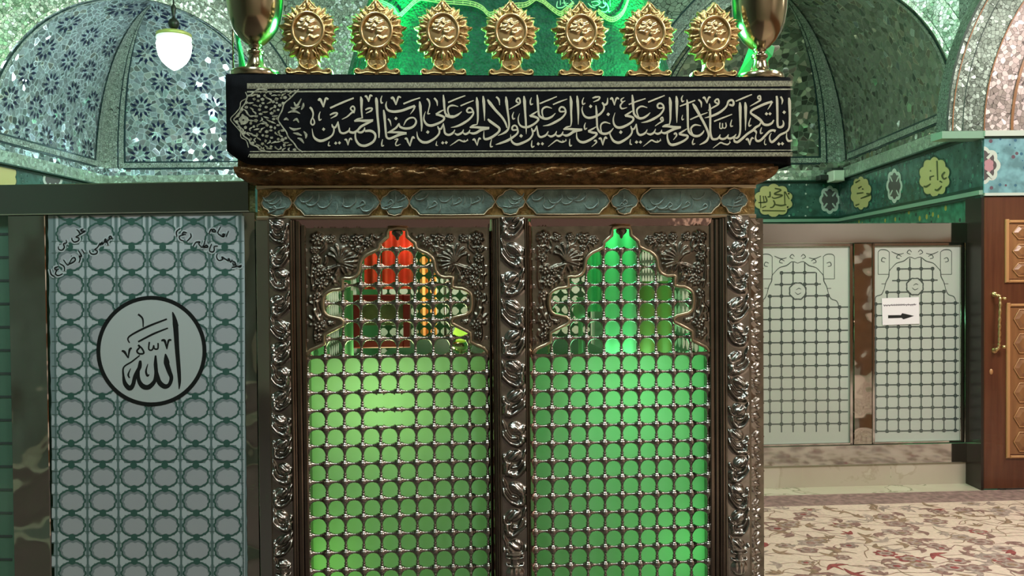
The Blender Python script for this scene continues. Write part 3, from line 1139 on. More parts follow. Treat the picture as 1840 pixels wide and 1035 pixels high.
def scroll_field(X, Zz, per, seed, crisp=1.0):
    """climbing leaf scroll, X in -1..1, Zz in the same unit"""
    H = np.zeros(X.shape)
    r = random.Random(seed)
    n = int(Zz.max() / per) + 2
    for k in range(n):
        z0 = k * per
        sg = 1 if k % 2 else -1
        win = (Zz > z0 - per * .7) & (Zz < z0 + per * 1.7)
        if not win.any():
            continue
        x, z = X[win] * sg, Zz[win] - z0
        j = lambda a: r.uniform(-a, a)
        x = x + (.42 + j(.25)) * (z / per - .5)
        z = z + (.25 + j(.2)) * x
        # broad curled leaf below
        h = ridge(x, z, [(-.95, per * .40 + j(.2)), (-.55, per * .14 + j(.15)), (.05, per * .10 + j(.12)), (.5, per * .26 + j(.1)), (.62, per * .44 + j(.15))], .22 + j(.05), .95)
        h = np.maximum(h, ridge(x, z, [(-.60, per * .52), (-.35, per * .34 + j(.12)), (.1, per * .36)], .13, .7))
        # swelling bud above, split into petals
        bx, bz, ta = .12 + j(.22), per * .72 + j(.12), .55 + j(.35)
        cx_, sx_ = math.cos(ta), math.sin(ta)
        qx, qz = (x - bx) * cx_ + (z - bz) * sx_, -(x - bx) * sx_ + (z - bz) * cx_
        dome = np.sqrt(np.clip(1 - (qx / .70) ** 2 - (qz / (per * .20)) ** 2, 0, 1))
        h = np.maximum(h, 1.05 * dome * (.74 + .26 * np.cos(qx * (8 + j(2)) + qz * 4)))
        h = np.maximum(h, ridge(x, z, [(.35, per * .50), (.7, per * .58 + j(.1)), (.95, per * .78)], .12, .75))
        h = np.maximum(h, ridge(x, z, [(-.95, per * .95 + j(.1)), (-.68, per * .80), (-.62, per * .62)], .12, .65))
        h = h * (1 + .10 * np.sin(x * 13 + z * 9))
        H[win] = np.maximum(H[win], h)
    edge = np.clip((1 - np.abs(X)) / .10, 0, 1)
    return H * edge * crisp


def pillar(name, u0, u1, vt, mirror, parent=shrine, y=-.012, relief=.021, zbot=ZB - .02):
    mb = MB()
    x0, x1 = zl(u0, vt, y)[0], zl(u1, vt, y)[0]
    zt = zl((u0 + u1) / 2, vt, y)[2]
    mb.box((x0 - .006, y + .001, zbot), (x1 + .006, .10, zt), 1)
    NXp = 34
    NZp = int((zt - zbot) / (x1 - x0) * 30)
    xs = np.linspace(x0, x1, NXp)
    zs = np.linspace(zbot, zt, NZp)
    X, Zz = np.meshgrid(np.linspace(-1, 1, NXp), (zs - zbot) / ((x1 - x0) / 2))
    H = scroll_field(X, Zz, 2.45, hash(name) % 97 + int(u0))
    # vase at the foot of the scroll
    zz = (zs - zl(900, 1035, y)[2]) / ((x1 - x0) / 2)
    X2, V = np.meshgrid(np.linspace(-1, 1, NXp), zz)
    body = np.clip(1 - (np.abs(X2) / .75) ** 2 - ((V - .1) / .75) ** 2, 0, 1) ** .5
    neck = np.clip(1 - (np.abs(X2) / (.30 + .9 * np.clip(V - 1.5, 0, 1))) ** 4, 0, 1) * ((V > .8) & (V < 2.0))
    ves = np.maximum(body * (.9 + .1 * np.cos(X2 * 16)), neck * .7)
    for zr in (.82, 1.45, 1.75):
        ves = np.maximum(ves, np.exp(-((V - zr - .25 * X2 ** 2) / .07) ** 2) * (np.abs(X2) < .72))
    H = np.where(V < 2.0, ves, H)
    hfield(mb, xs, zs, H * relief, y)
    return mb.build(name, [MT['silver'], MT['silver_dark']], parent)


pillar('corner_pillar', 483, 519, 391.5, 1)
pillar('middle_pillar', 898, 942, 390.5, 1)
pillar('corner_pillar', 1306, 1345, 387, -1)
# chamfered outer corners
mb = MB()
xa, xb = zl(1349, 387, .0)[0], zl(1373, 387, .05)[0]
mb.box((zl(1345, 500)[0] + .006, 0.0, ZB - .02), (xa, .12, zfr1 - .012), 1)
mb.box((xa, .03, ZB - .02), (xb - .012, .14, zfr1 - .012), 1)
NZp = 620
zs = np.linspace(ZB - .02, zfr1 - .014, NZp)
ss = np.linspace(0, 1, 18)
Xn, Zn = np.meshgrid(ss * 2 - 1, (zs - ZB) / .03)
H = scroll_field(Xn, Zn, 2.3, 5) * .012
vs, fs = [], []
for j in range(NZp):
    for i in range(18):
        t = ss[i]
        bx, by = xa + (xb - xa - .010) * t, .004 + .05 * t
        vs.append((bx + .72 * H[j, i], by - .69 * H[j, i], zs[j]))
for j in range(NZp - 1):
    for i in range(17):
        a = j * 18 + i
        fs.append((a, a + 1, a + 19, a + 18))
mb.add(vs, fs, 0, True)
mb.build('corner_pilaster', [MT['silver'], MT['silver_dark']], shrine)
mb = MB()
mb.box((XL - .010, .012, ZB - .02), (zl(482, 500)[0], .06, zfr1 - .012))
mb.box((XL + .002, .06, ZB - .02), (XL + .010, .2, zfr1 - .012))
mb.build('corner_plate', MT['steel_dark'], shrine)

# bronze mouldings framing the bays
mb = MB()


def vbar(mb, u0, u1, y0, r=.004, mi=0):
    x0, x1 = zl(u0, 600, y0)[0], zl(u1, 600, y0)[0]
    mb.bevbox((x0, y0, ZB - .02), (x1, .11, zfr1 - .012), r, mi)


for u0, u1, y0 in ((521, 527, -.014), (527, 531, -.006), (531.5, 541, .010), (541.5, 551, .022),
                   (879, 880.8, .020), (886, 889, .006), (889.2, 892, -.006), (892.2, 897, -.014),
                   (943.5, 948, -.014), (948.2, 951, -.006),
                   (1276, 1285, .022), (1285.5, 1294, .010), (1294.2, 1298, -.006), (1298, 1304, -.014)):
    vbar(mb, u0, u1, y0)
mb.build('bay_frame', MT['moulding'], shrine)
mb = MB()
for ua, ub, vt_, vb_ in ((533, 880, 393, 410), (953, 1276, 391, 407)):
    a, b = zl(ua, vb_, .028), zl(ub, vt_, .028)
    zt_l = zfr1 - .012
    vs = [(a[0], .030, a[2]), (b[0], .030, a[2]), (b[0], .008, zt_l), (a[0], .008, zt_l), (a[0], .1, a[2]), (b[0], .1, a[2]), (b[0], .1, zt_l), (a[0], .1, zt_l)]
    mb.add(vs, [(0, 1, 2, 3), (5, 4, 7, 6), (4, 5, 1, 0), (3, 2, 6, 7), (4, 0, 3, 7), (1, 5, 6, 2)])
for ua, ub, va in ((881, 885.5, 415), (951.5, 957.5, 398)):
    xa_, xb_ = zl(ua, 600, .012)[0], zl(ub, 600, .012)[0]
    zc = zl(ua, va, .012)[2]
    y0_, y1_ = (.030, .004) if ua < 900 else (.004, .030)
    mb.add([(xa_, y0_, ZB), (xb_, y1_, ZB), (xb_, y1_, zc), (xa_, y0_, zc), (xa_, .1, ZB), (xb_, .1, ZB), (xb_, .1, zc), (xa_, .1, zc)], [(0, 1, 2, 3), (5, 4, 7, 6), (4, 0, 3, 7), (1, 5, 6, 2), (3, 2, 6, 7)])
a, b = zl(881.5, 1035, .014), zl(884.8, 412, .014)
mb.build('bay_lintel', MT['pink_steel'], shrine)

# the two lattices
PXP = .0709
OUTL = [(697.7, 412), (695.4, 425.5), (681.5, 437), (679, 447.5), (660.6, 455.7), (650.2, 465), (646.7, 474.2), (645.5, 484.7), (639.7, 495), (628, 499.7), (614.2, 499.7), (615.4, 517),
        (598, 519.5), (584, 527.6), (580.6, 539), (581.8, 557.7), (591, 567), (612, 571.7), (615.4, 583), (583, 599.5), (583, 615.7), (558.6, 627.3), (551.6, 637)]


def lattice(name, xc, zc, nrow_up, nrow_dn, missing=()):
    mb = MB()
    p = PXP
    rs = .0142
    R0, mid = .031, .0053

    def prof(amp):
        out = []
        for d in np.linspace(.012, p - .012, 17):
            dd = min(d, p - d)
            g = p / 2 - dd
            r = (p / 2 - math.sqrt(max(R0 ** 2 - g ** 2, 0))) if g < R0 else rs
            out.append([min(max(r, amp), .0135), d])
        return out
    pv = [(.0125, .008), (.0120, .0115), (.0064, .0135), (.0060, .0165), (.0084, .0185), (.0084, .0205), (.0055, .0225), (.0053, .026), (.0076, .0280), (.0074, .0300), (.0050, .0325), (.0050, .038),
          (.0060, .0430), (.0084, .0485), (.0118, .0540), (.0152, .0590), (.0174, .0630), (.0178, .0665), (.0160, .0690)]
    ph = prof(.0036)
    for k in (5, 8, 11):
        ph[k][0] += .0016
    ball = [(0, -.006), (.0165, -.005), (.0176, -.002), (.0172, .001), (.0158, .004), (.0138, .0068), (.0122, .0085), (0, .0088)]
    for i in range(-5, 6):
        x = xc + i * p
        for j in range(-nrow_up, nrow_dn + 1):
            z = zc - j * p
            mb.lathe((x, .045, z), ball, 12)
            if i < 5:
                mb.lathe((x, .045, z), [(r, h) for r, h in ph], 8, 'x')
            if j < nrow_dn and (i, j) not in missing:
                mb.lathe((x, .045, z - p), pv, 9)
    return mb.build(name, MT['knob'], shrine)


pc = zl(714.5, 640, .045)
lattice('lattice', pc[0], pc[2], 6, 13, {(-1, 2), (0, 2), (-1, 3), (0, 3)})
pc2 = zl(1116.5, 637.5, .045)
lattice('lattice', pc2[0], pc2[2], 6, 13)


def spandrel(cu, hwid, dv, u_in):
    mb = MB()
    y = .030
    sc = hwid / 162.0
    half = [(-(713 - a) * sc, b + dv) for a, b in OUTL]
    tilt = lambda u, v: v - (u - cu) * .012
    ol = [(cu + a, tilt(cu + a, b)) for a, b in half[::-1]] + [(cu - a, tilt(cu - a, b)) for a, b in half]
    ul, ur = cu - hwid - 2, cu + hwid + 2
    pl = zl(ul, 412 + dv, y)
    pr = zl(ur, 640 + dv, y)
    top = zl(cu, 408 + dv, y)[2]
    NXs, NZs = 250, 180
    xs = np.linspace(pl[0], pr[0], NXs)
    zs = np.linspace(pr[2], top, NZs)
    # work in pixels of the photographed bay for the ornament
    kx = (ur - ul) / (pr[0] - pl[0])
    U = ul + (xs - pl[0]) * kx
    kz = 1.0 / (zl(cu, 420 + dv, y)[2] - zl(cu, 520 + dv, y)[2]) * 100
    V = 520 + dv - (zs - zl(cu, 520 + dv, y)[2]) * kz
    UU, VV = np.meshgrid(U, V)
    XX = np.abs(UU - cu) / sc          # 0..162 outward from the middle
    YY = VV - dv
    # inside the opening?
    ox = np.array([713 - a for a, b in OUTL])
    oy = np.array([b for a, b in OUTL])
    poly_ = list(zip(ox, oy)) + [(-5, 640), (-5, 405)]
    inside = np.zeros(XX.shape, bool)
    n = len(poly_)
    for i in range(n):
        x0, y0 = poly_[i]
        x1, y1 = poly_[(i + 1) % n]
        c = ((y0 > YY) != (y1 > YY)) & (XX < (x1 - x0) * (YY - y0) / (y1 - y0 + 1e-9) + x0)
        inside ^= c
    H = np.zeros(XX.shape)
    add = lambda h: np.maximum(H, h, out=H)
    # big palmette
    for a in range(9):
        an = math.radians(200 - a * 20)
        L = 30 + 5 * math.sin(a * 1.3)
        add(ridge(XX, YY, [(103, 472), (103 + L * .55 * math.cos(an), 470 - L * .6 * math.sin(an) * 1.0), (103 + L * math.cos(an), 466 - L * .85 * math.sin(an) + 5)], 3.0, 1.0))
    for a in range(4):
        an = math.radians(200 + a * 47)
        add(ridge(XX, YY, [(103, 476), (103 + 24 * math.cos(an), 478 - 18 * math.sin(an))], 2.8, .8))
    add(rosette(XX, YY, 103, 474, 6, 1.0, 5))
    add(.55 * np.exp(-(((XX - 103) / 26) ** 2 + ((YY - 452) / 17) ** 2)))
    # rosettes and buds
    for (cx, cy, r) in ((143, 430, 13), (118, 430, 8), (95, 429, 8), (74, 431, 10), (52, 436, 9), (149, 449, 7), (146, 466, 9), (141, 486, 11), (124, 488, 9), (137, 508, 11), (143, 534, 10),
                        (141, 586, 11), (120, 578, 7), (142, 606, 9), (62, 470, 6), (72, 448, 6), (146, 624, 6)):
        add(rosette(XX, YY, cx, cy, r, 1.0, 7, cx))
    for (cx, cy) in ((141, 552), (133, 560), (146, 566), (106, 505), (112, 512), (88, 492)):
        add(ridge(XX, YY, [(cx - 5, cy + 8), (cx, cy - 1), (cx + 3, cy - 10)], 4.2, .9))
        add(ridge(XX, YY, [(cx + 6, cy + 7), (cx + 3, cy)], 3.0, .7))
    # stems
    for st in ([(103, 474), (84, 470), (72, 460), (66, 445), (60, 438)], [(103, 478), (118, 505), (128, 512)], [(103, 478), (112, 498), (136, 498)], [(103, 470), (78, 488), (70, 492)],
               [(143, 516), (150, 540), (146, 575), (150, 600), (146, 620)], [(124, 496), (108, 500), (98, 494)], [(86, 440), (80, 428), (62, 424)], [(131, 435), (128, 445), (138, 455)], [(152, 470), (154, 500), (150, 520)]):
        add(ridge(XX, YY, st, 1.7, .65))
    for k in range(90):
        r = random.Random(k * 7 + int(cu))
        cx, cy = r.uniform(12, 158), r.uniform(418, 632)
        an = r.uniform(0, 6.28)
        add(ridge(XX, YY, [(cx - 7 * math.cos(an), cy - 7 * math.sin(an)), (cx + 1, cy + 1), (cx + 7 * math.cos(an + .9), cy + 7 * math.sin(an + .9))], 2.2, .6))
    d = segdist(XX, YY, list(zip(ox, oy)))
    H *= np.clip((d - 6) / 6, 0, 1)
    H *= np.clip((162 - XX) / 6, 0, 1)
    hfield(mb, xs, zs, H * .018, y, 0, ~inside)
    back = np.zeros(H.shape)
    hfield(mb, xs, zs, back - .006, y, 1, ~inside)
    pts = []
    P, _ = smooth_curve(ol, None, 2)
    mb.tube([zl(a, b, y - .004) for a, b in P], .0075, 8, 2)
    P2 = P.copy()
    # finial at the top of the opening
    c = zl(cu, 412 + dv, y + .01)
    mb.lathe((c[0], c[1], c[2] - .045), [(0, 0), (.006, .005), (.008, .014), (.020, .024), (.023, .034), (.015, .044), (.006, .05), (.008, .056)], 14, mi=1)
    mb.build('spandrel', [MT['silver_dark'], MT['moulding'], MT['rim']], shrine)


spandrel(714, 163.5, 0, 0)
spandrel(1116.5, 158.5, -3, 0)

# green sheets behind the lower lattice
for cu, u0, u1, vt in ((714, 548, 882, 642), (1116, 954, 1279, 638)):
    a, b = zl(u0, vt, .13), zl(u1, vt, .13)
    mb = MB()
    mb.box((a[0] - .02, .13, ZB - .02), (b[0] + .02, .136, (a[2] + b[2]) / 2))
    mb.build('backing_sheet', MT['green_acrylic'], shrine)
mb = MB()
a = zl(917, 600, .13)
mb.box((a[0] - .075, .10, ZB - .02), (a[0] + .075, .17, zfr1))
for xx in (XL + .012, XR - .172):
    mb.box((xx, .12, ZB - .02), (xx + .16, .2, zfr1))
for xx in (XL, XR - .16):
    mb.box((xx, DEPTH - .16, ZB - .02), (xx + .16, DEPTH, zfr1))
for yy in (1.1, 2.1):
    for xx in (XL, XR - .08):
        mb.box((xx, yy, ZB - .02), (xx + .08, yy + .12, zfr1))
mb.box((XL + .05, .2, zfr0 - .02), (XR - .05, DEPTH - .05, zfr0))
mb.build('inner_frame', MT['post_green'], shrine)

# plain lattices closing the sides and the back: flat pierced sheets of four-lobed openings


def pierced(mb, w, h, p, fn, mi=0):
    nx, nz = int(w / p), int(h / p)
    k = 12
    hole = []
    for i in range(4 * k):
        a = 2 * math.pi * i / (4 * k)
        r = p * (.36 + .075 * abs(math.cos(2 * a)) ** .5 - .03)
        hole.append((r * math.cos(a), r * math.sin(a)))
    sq = []
    for i in range(4 * k):
        a = 2 * math.pi * i / (4 * k)
        c, s = math.cos(a), math.sin(a)
        m = max(abs(c), abs(s))
        sq.append((p / 2 * c / m, p / 2 * s / m))
    for ix in range(nx):
        for iz in range(nz):
            cx, cz = (ix + .5) * p, (iz + .5) * p
            vs = [fn(cx + a, cz + b, 0) for a, b in sq] + [fn(cx + a, cz + b, 0) for a, b in hole]
            n = 4 * k
            mb.add(vs, [(i, (i + 1) % n, (i + 1) % n + n, i + n) for i in range(n)], mi)


mb = MB()
pierced(mb, XR - XL - .3, 1.5, .078, lambda a, b, c: (XL + .15 + a, DEPTH - .06 + c, ZB + b))
mb.build('rear_lattice', MT['inner_lattice'], shrine)
for xx, nm in ((XL + .04, 'side_lattice'), (XR - .04, 'side_lattice')):
    mb = MB()
    pierced(mb, DEPTH - .36, 1.5, .078, lambda a, b, c: (xx, .2 + a, ZB + b))
    mb.build(nm, MT['inner_lattice'], shrine)

# things inside the shrine
chest = empty('tomb_chest', 'green cloth covered chest inside the shrine behind the left lattice', 'chest', frame=Z, loc=(0, 1.0, 0))
mb = MB()
mb.bevbox((-.62, 0, .0), (.62, 1.7, .98), .02)
mb.build('chest_body', MT['chest_cloth'], chest)
mb = MB()
mb.bevbox((-.66, -.03, .98), (.66, 1.74, 1.03), .012)
mb.build('chest_lid', MT['chest_cloth'], chest)

YF = .42
fr = empty('picture_frame', 'dark red wooden picture frame seen through the arch of the left lattice', 'picture frame', frame=Z)
fa, fb = zl(635, 626, YF), zl(737, 529, YF)
mb = MB()
w = .032
mb.bevbox((fa[0], YF, fa[2]), (fa[0] + w, YF + .02, fb[2]))
mb.bevbox((fb[0] - w, YF, fa[2]), (fb[0], YF + .02, fb[2]))
mb.bevbox((fa[0] + w, YF, fa[2]), (fb[0] - w, YF + .02, fa[2] + w))
mb.bevbox((fa[0] + w, YF, fb[2] - w), (fb[0] - w, YF + .02, fb[2]))
mb.build('frame', MT['red_frame'], fr)
mb = MB()
mb.box((fa[0] + w, YF + .012, fa[2] + .10), (fb[0] - w, YF + .016, fb[2] - w))
mb.build('picture', MT['picture'], fr)
mb = MB()
mb.tube([((fa[0] + fb[0]) / 2, YF + .01, fb[2]), ((fa[0] + fb[0]) / 2, YF + .03, zfr0 - .03)], .003, 6)
mb.build('hanging_wire', MT['moulding'], fr)


def hang(name, label, cat, u0, v0, u1, v1, y, m, amp=.02, waves=4):
    o = empty(name, label, cat, frame=Z)
    a, b = zl(u0, v1, y), zl(u1, v0, y)
    mb = MB()
    n = 40
    zt = zfr0 - .024 if v0 < 400 else b[2]
    vs = []
    for k in range(n + 1):
        t = k / n
        dy = amp * math.sin(t * waves * 2 * math.pi)
        vs += [(a[0] + (b[0] - a[0]) * t, y + dy, a[2]), (a[0] + (b[0] - a[0]) * t, y + dy * .6, zt)]
    mb.add(vs, [(2 * k, 2 * k + 2, 2 * k + 3, 2 * k + 1) for k in range(n)], 0, True)
    vs = [(p[0], p[1] + .006, p[2]) for p in vs]
    mb.add(vs, [(2 * k, 2 * k + 1, 2 * k + 3, 2 * k + 2) for k in range(n)], 0, True)
    mb.build('cloth', m, o)
    return o


hang('red_hanging', 'red cloth hanging at the top of the left arch inside the shrine', 'cloth', 655, 390, 742, 520, .55, MT['red_cloth'])
hang('green_hanging', 'bright green cloth strip hanging inside the right arch of the shrine', 'cloth', 1086, 390, 1142, 640, .55, MT['post_green'], .008, 2)
hang('green_hanging', 'dark green cloth beside the bright strip inside the right arch', 'cloth', 1052, 390, 1080, 560, .62, MT['chest_cloth'], .008, 2)
hang('green_hanging', 'pale green cloth strip hanging left of the red picture frame', 'cloth', 619, 522, 634, 640, .46, MT['post_green'], .004, 1)
hang('olive_hanging', 'olive cloth hanging in the right half of the right arch', 'cloth', 1146, 505, 1212, 640, .6, MT['post_olive'], .010, 2)
o = empty('orange_light_cloth', 'added orange cloth standing in for orange light through the rear lattice right of the picture frame', 'curtain', frame=Z)  # cloth added in place of the orange light beyond the rear lattice
a, b = zl(752, 660, DEPTH + .7), zl(784, 440, DEPTH + .7)
mb = MB()
n = 30
vs = []
for k in range(n + 1):
    t = k / n
    vs += [(a[0] + (b[0] - a[0]) * t, DEPTH + .7 + .02 * math.sin(t * 18), .05), (a[0] + (b[0] - a[0]) * t, DEPTH + .7 + .02 * math.sin(t * 18), b[2] + .12)]
mb.add(vs, [(2 * k, 2 * k + 2, 2 * k + 3, 2 * k + 1) for k in range(n)], 0, True)
mb.build('cloth', MT['orange_cloth'], o)
mb = MB()
mb.tube([(a[0] - .08, DEPTH + .7, b[2] + .13), (b[0] + .08, DEPTH + .7, b[2] + .13)], .012, 8)
for xx in (a[0] - .07, b[0] + .07):
    mb.tube([(xx, DEPTH + .7, 0), (xx, DEPTH + .7, b[2] + .13)], .012, 8)
mb.build('rail', MT['moulding'], o)
# small glowing lantern on the chest side
c = zl(829, 626, .36)
o = empty('oil_lantern', 'small brass lantern with yellow green glass at the right foot of the left arch', 'lantern', frame=Z, loc=(c[0], .36, 0))
mb = MB()
mb.lathe((0, 0, c[2]), [(0, -.02), (.02, -.018), (.045, 0), (.05, .018), (.035, .032), (.022, .036)], 18)
mb.lathe((0, 0, 0), [(.07, 0), (.07, .02), (.012, .03), (.012, c[2] - .02)], 14)
mb.build('base', MT['brass'], o)
mb = MB()
mb.lathe((0, 0, c[2]), [(.022, .036), (.034, .05), (.036, .07), (.024, .095), (.008, .10), (0, .10)], 18)
mb.build('glass', mat('lantern_glass', (.5, .7, .1), .2, emis=(.5, .9, .08), estr=.8), o)
# small clutter glimpsed in the right arch
c = zl(1012, 545, .3)
for (dx, hh, m, lab) in ((-.06, .06, 'brass', 'small brass bowl on the ledge at the left of the right arch'), (.075, .09, 'post_green', 'small green vase beside the brass bowl in the right arch')):
    o = empty('small_vessel', lab, 'vessel', frame=Z, loc=(c[0] + dx, .3, 0))
    mb = MB()
    mb.lathe((0, 0, zl(1012, 572, .3)[2]), [(0, 0), (.02, 0), (.034, hh * .3), (.028, hh * .7), (.015, hh * .9), (.02, hh)], 16)
    mb.lathe((0, 0, 0), [(.06, 0), (.05, .02), (.010, .03), (.010, zl(1012, 572, .3)[2])], 12)
    mb.build('body', MT[m], o)

# lamps inside the shrine
W = lambda x, y, z: tuple(Z.world((x, y, z)))
lamp('shrine_lamp_left', 'POINT', W(-.55, .42, 1.00), 5.0, (.80, 1.0, .46), .10)
lamp('shrine_lamp_left_low', 'POINT', W(-.78, .34, .32), 1.3, (.52, 1.0, .22), .08)
lamp('shrine_lamp_right', 'POINT', W(.52, .46, 1.00), 6.2, (.32, 1.0, .50), .12)
lamp('shrine_lamp_right_low', 'POINT', W(.74, .36, .35), 2.0, (.26, 1.0, .38), .10)
lamp('shrine_lamp_top', 'POINT', W(.42, .40, 1.76), 3.0, (.12, 1.0, .38), .05)
lamp('shrine_lamp_red', 'POINT', W(-.44, .34, 1.70), 1.8, (1.0, .62, .45), .04)
lamp('shrine_lamp_rear', 'POINT', W(-.2, DEPTH + .40, 1.35), 14.0, (1.0, .92, .66), .08)

# ------------------------------------------------------------------ black calligraphy banner over the cornice
YB = -OV - .010
banner = empty('banner', 'black cloth banner with pale woven calligraphy draped along the shrine cornice', 'banner', frame=Z)
zb = lambda u, v, h: zl(u, v, YB - .0012 - h)
bl, br_ = zl(402, 142, YB)[0], zl(1425, 136, YB)[0]
zt = zdeck + .004
NXb = 160
mb = MB()
vs, fs = [], []
path = []
ret = .42
for k in range(9):
    path.append((bl + .0, YB + ret - (ret - .03) * k / 8))
for k in range(1, 6):
    a = k / 6 * math.pi / 2
    path.append((bl + .03 - .03 * math.cos(a), YB + .03 - .03 * math.sin(a)))
for k in range(NXb + 1):
    path.append((bl + .03 + (br_ - bl - .06) * k / NXb, YB))
for k in range(1, 6):
    a = k / 6 * math.pi / 2
    path.append((br_ - .03 + .03 * math.sin(a), YB + .03 - .03 * math.cos(a)))
for k in range(9):
    path.append((br_, YB + .03 + (ret - .03) * k / 8))
np_ = len(path)
rows = 6
for j in range(rows + 1):
    for i, (x, y) in enumerate(path):
        zlow = zl(920, 295, YB)[2] + .004 * math.sin(x * 9)
        edge = max(0, (bl + .10 - x) / .10)
        zlow += .055 * edge ** 1.6
        vs.append((x, y, zlow + (zt - zlow) * j / rows))
for j in range(rows):
    for i in range(np_ - 1):
        a = j * np_ + i
        fs.append((a, a + 1, a + np_ + 1, a + np_))
mb.add(vs, fs, 0, True)
b0 = len(mb.v)
# cloth folded back over the edge of the deck
i0, i1 = 14, 14 + NXb
top = [(x, y, zt) for x, y in path[i0:i1 + 1]]
mb.add(top + [(x, y + .075, zt) for x, y, z in top], [(k, k + 1, k + len(top) + 1, k + len(top)) for k in range(len(top) - 1)], 0)
cloth = mb.build('cloth', MT['black_cloth'], banner)
cloth.modifiers.new('thickness', 'SOLIDIFY').thickness = .003

# woven borders
mb = MB()
sk = lambda u: -(u - 443) * .0046
for (va, vb, mi) in ((149.5, 159.5, 0), (163.5, 166.3, 1), (271.5, 273.2, 1), (276.0, 283.5, 0)):
    us = np.linspace(444 if vb < 200 else 449, 1424, 60)
    ks = 1.0 if vb < 200 else .55
    vs = []
    for u in us:
        d = sk(u) * ks
        vs += [zb(u, va + d, 0), zb(u, vb + d, 0)]
    mb.add(vs, [(2 * k, 2 * k + 1, 2 * k + 3, 2 * k + 2) for k in range(len(us) - 1)], mi)
for k in range(98):
    u = 450 + k * 9.95
    for vb, ks, hh in ((154.5, 1.0, 3.4), (279.8, .55, 2.6)):
        d = sk(u) * ks
        stroke(mb, [(u - 4, vb + d + hh), (u - 1.5, vb + d - hh), (u + 1.5, vb + d + hh * .6), (u + 4.5, vb + d - hh)], [1.0, 1.5, 1.5, 1.0], zb, .0006, .0006, 2, sub=3)
mb.build('woven_border', [MT['thread_dim'], MT['thread_mid'], MT['thread_mid']], banner)

# end ornament: pointed flower panel
mb = MB()
e = lambda pts: [(400 + x / 6.469, 140 + y / 6.469) for x, y in pts]
stroke(mb, e([(520, 140), (430, 130), (370, 160), (330, 195), (290, 215), (265, 290), (215, 360), (185, 430), (130, 485), (185, 545), (215, 620), (250, 680), (305, 720), (330, 770), (400, 800), (450, 845), (560, 860)]), [2.6], zb, .0004, .0008, 1, 4)
stroke(mb, e([(265, 165), (285, 230), (215, 275), (200, 345), (150, 410), (92, 480), (150, 560), (205, 625), (215, 690), (275, 730), (300, 810)]), [1.6], zb, .0004, .0008, 1, 4)
stroke(mb, e([(885, 132), (830, 190), (780, 240), (715, 300), (690, 380), (645, 480), (690, 560), (740, 630), (765, 690), (830, 760), (870, 820), (930, 862)]), [2.4], zb, .0004, .0008, 1, 4)
r = random.Random(11)
inside_poly = [(330, 195), (270, 290), (215, 380), (140, 485), (215, 600), (300, 720), (440, 830), (850, 850), (740, 700), (640, 480), (700, 310), (860, 140), (400, 150)]


def in_poly(x, y, pl):
    c = False
    n = len(pl)
    for i in range(n):
        x0, y0 = pl[i]
        x1, y1 = pl[(i + 1) % n]
        if (y0 > y) != (y1 > y) and x < (x1 - x0) * (y - y0) / (y1 - y0) + x0:
            c = not c
    return c


placed = []
tries = 0
while len(placed) < 125 and tries < 9000:
    tries += 1
    x, y = r.uniform(150, 850), r.uniform(150, 850)
    if not in_poly(x, y, inside_poly) or any((x - a) ** 2 + (y - b) ** 2 < 41 ** 2 for a, b in placed):
        continue
    placed.append((x, y))
    kind = r.random()
    if kind < .55:
        poly(mb, e(lobed(x, y, r.uniform(15, 27), r.uniform(14, 24), r.choice([4, 5, 6]), .35, 3, r.uniform(0, 3))), zb, .0005, r.choice([1, 1, 2]))
    else:
        a = r.uniform(0, 6.28)
        stroke(mb, e([(x - 38 * math.cos(a), y - 26 * math.sin(a)), (x + 10 * math.sin(a), y + 12 * math.cos(a)), (x + 36 * math.cos(a + .6), y + 26 * math.sin(a + .6))]), [1.0, 3.4, 1.0], zb, .0005, .0006, r.choice([1, 2]), 3)
stroke(mb, e([(195, 490), (240, 455), (285, 490), (240, 522), (195, 490)]), [4, 7, 7, 7, 4], zb, .0005, .0006, 1, 3)
for pts in ([(830, 280), (860, 330), (915, 240)], [(790, 340), (830, 360), (900, 330)], [(760, 405), (830, 385), (900, 415)], [(710, 490), (740, 475), (765, 495)], [(820, 500), (860, 480), (885, 520)],
            [(775, 575), (830, 600), (910, 585)], [(820, 640), (870, 650), (920, 670)], [(870, 700), (910, 715), (945, 760)], [(940, 290), (935, 330), (915, 370)], [(940, 620), (970, 660), (965, 705)]):
    stroke(mb, e(pts), [1.5, 5.0, 1.5], zb, .0005, .0006, 1, 3)
mb.build('end_ornament', [MT['thread_dim'], MT['thread_mid'], MT['thread_dim']], banner)

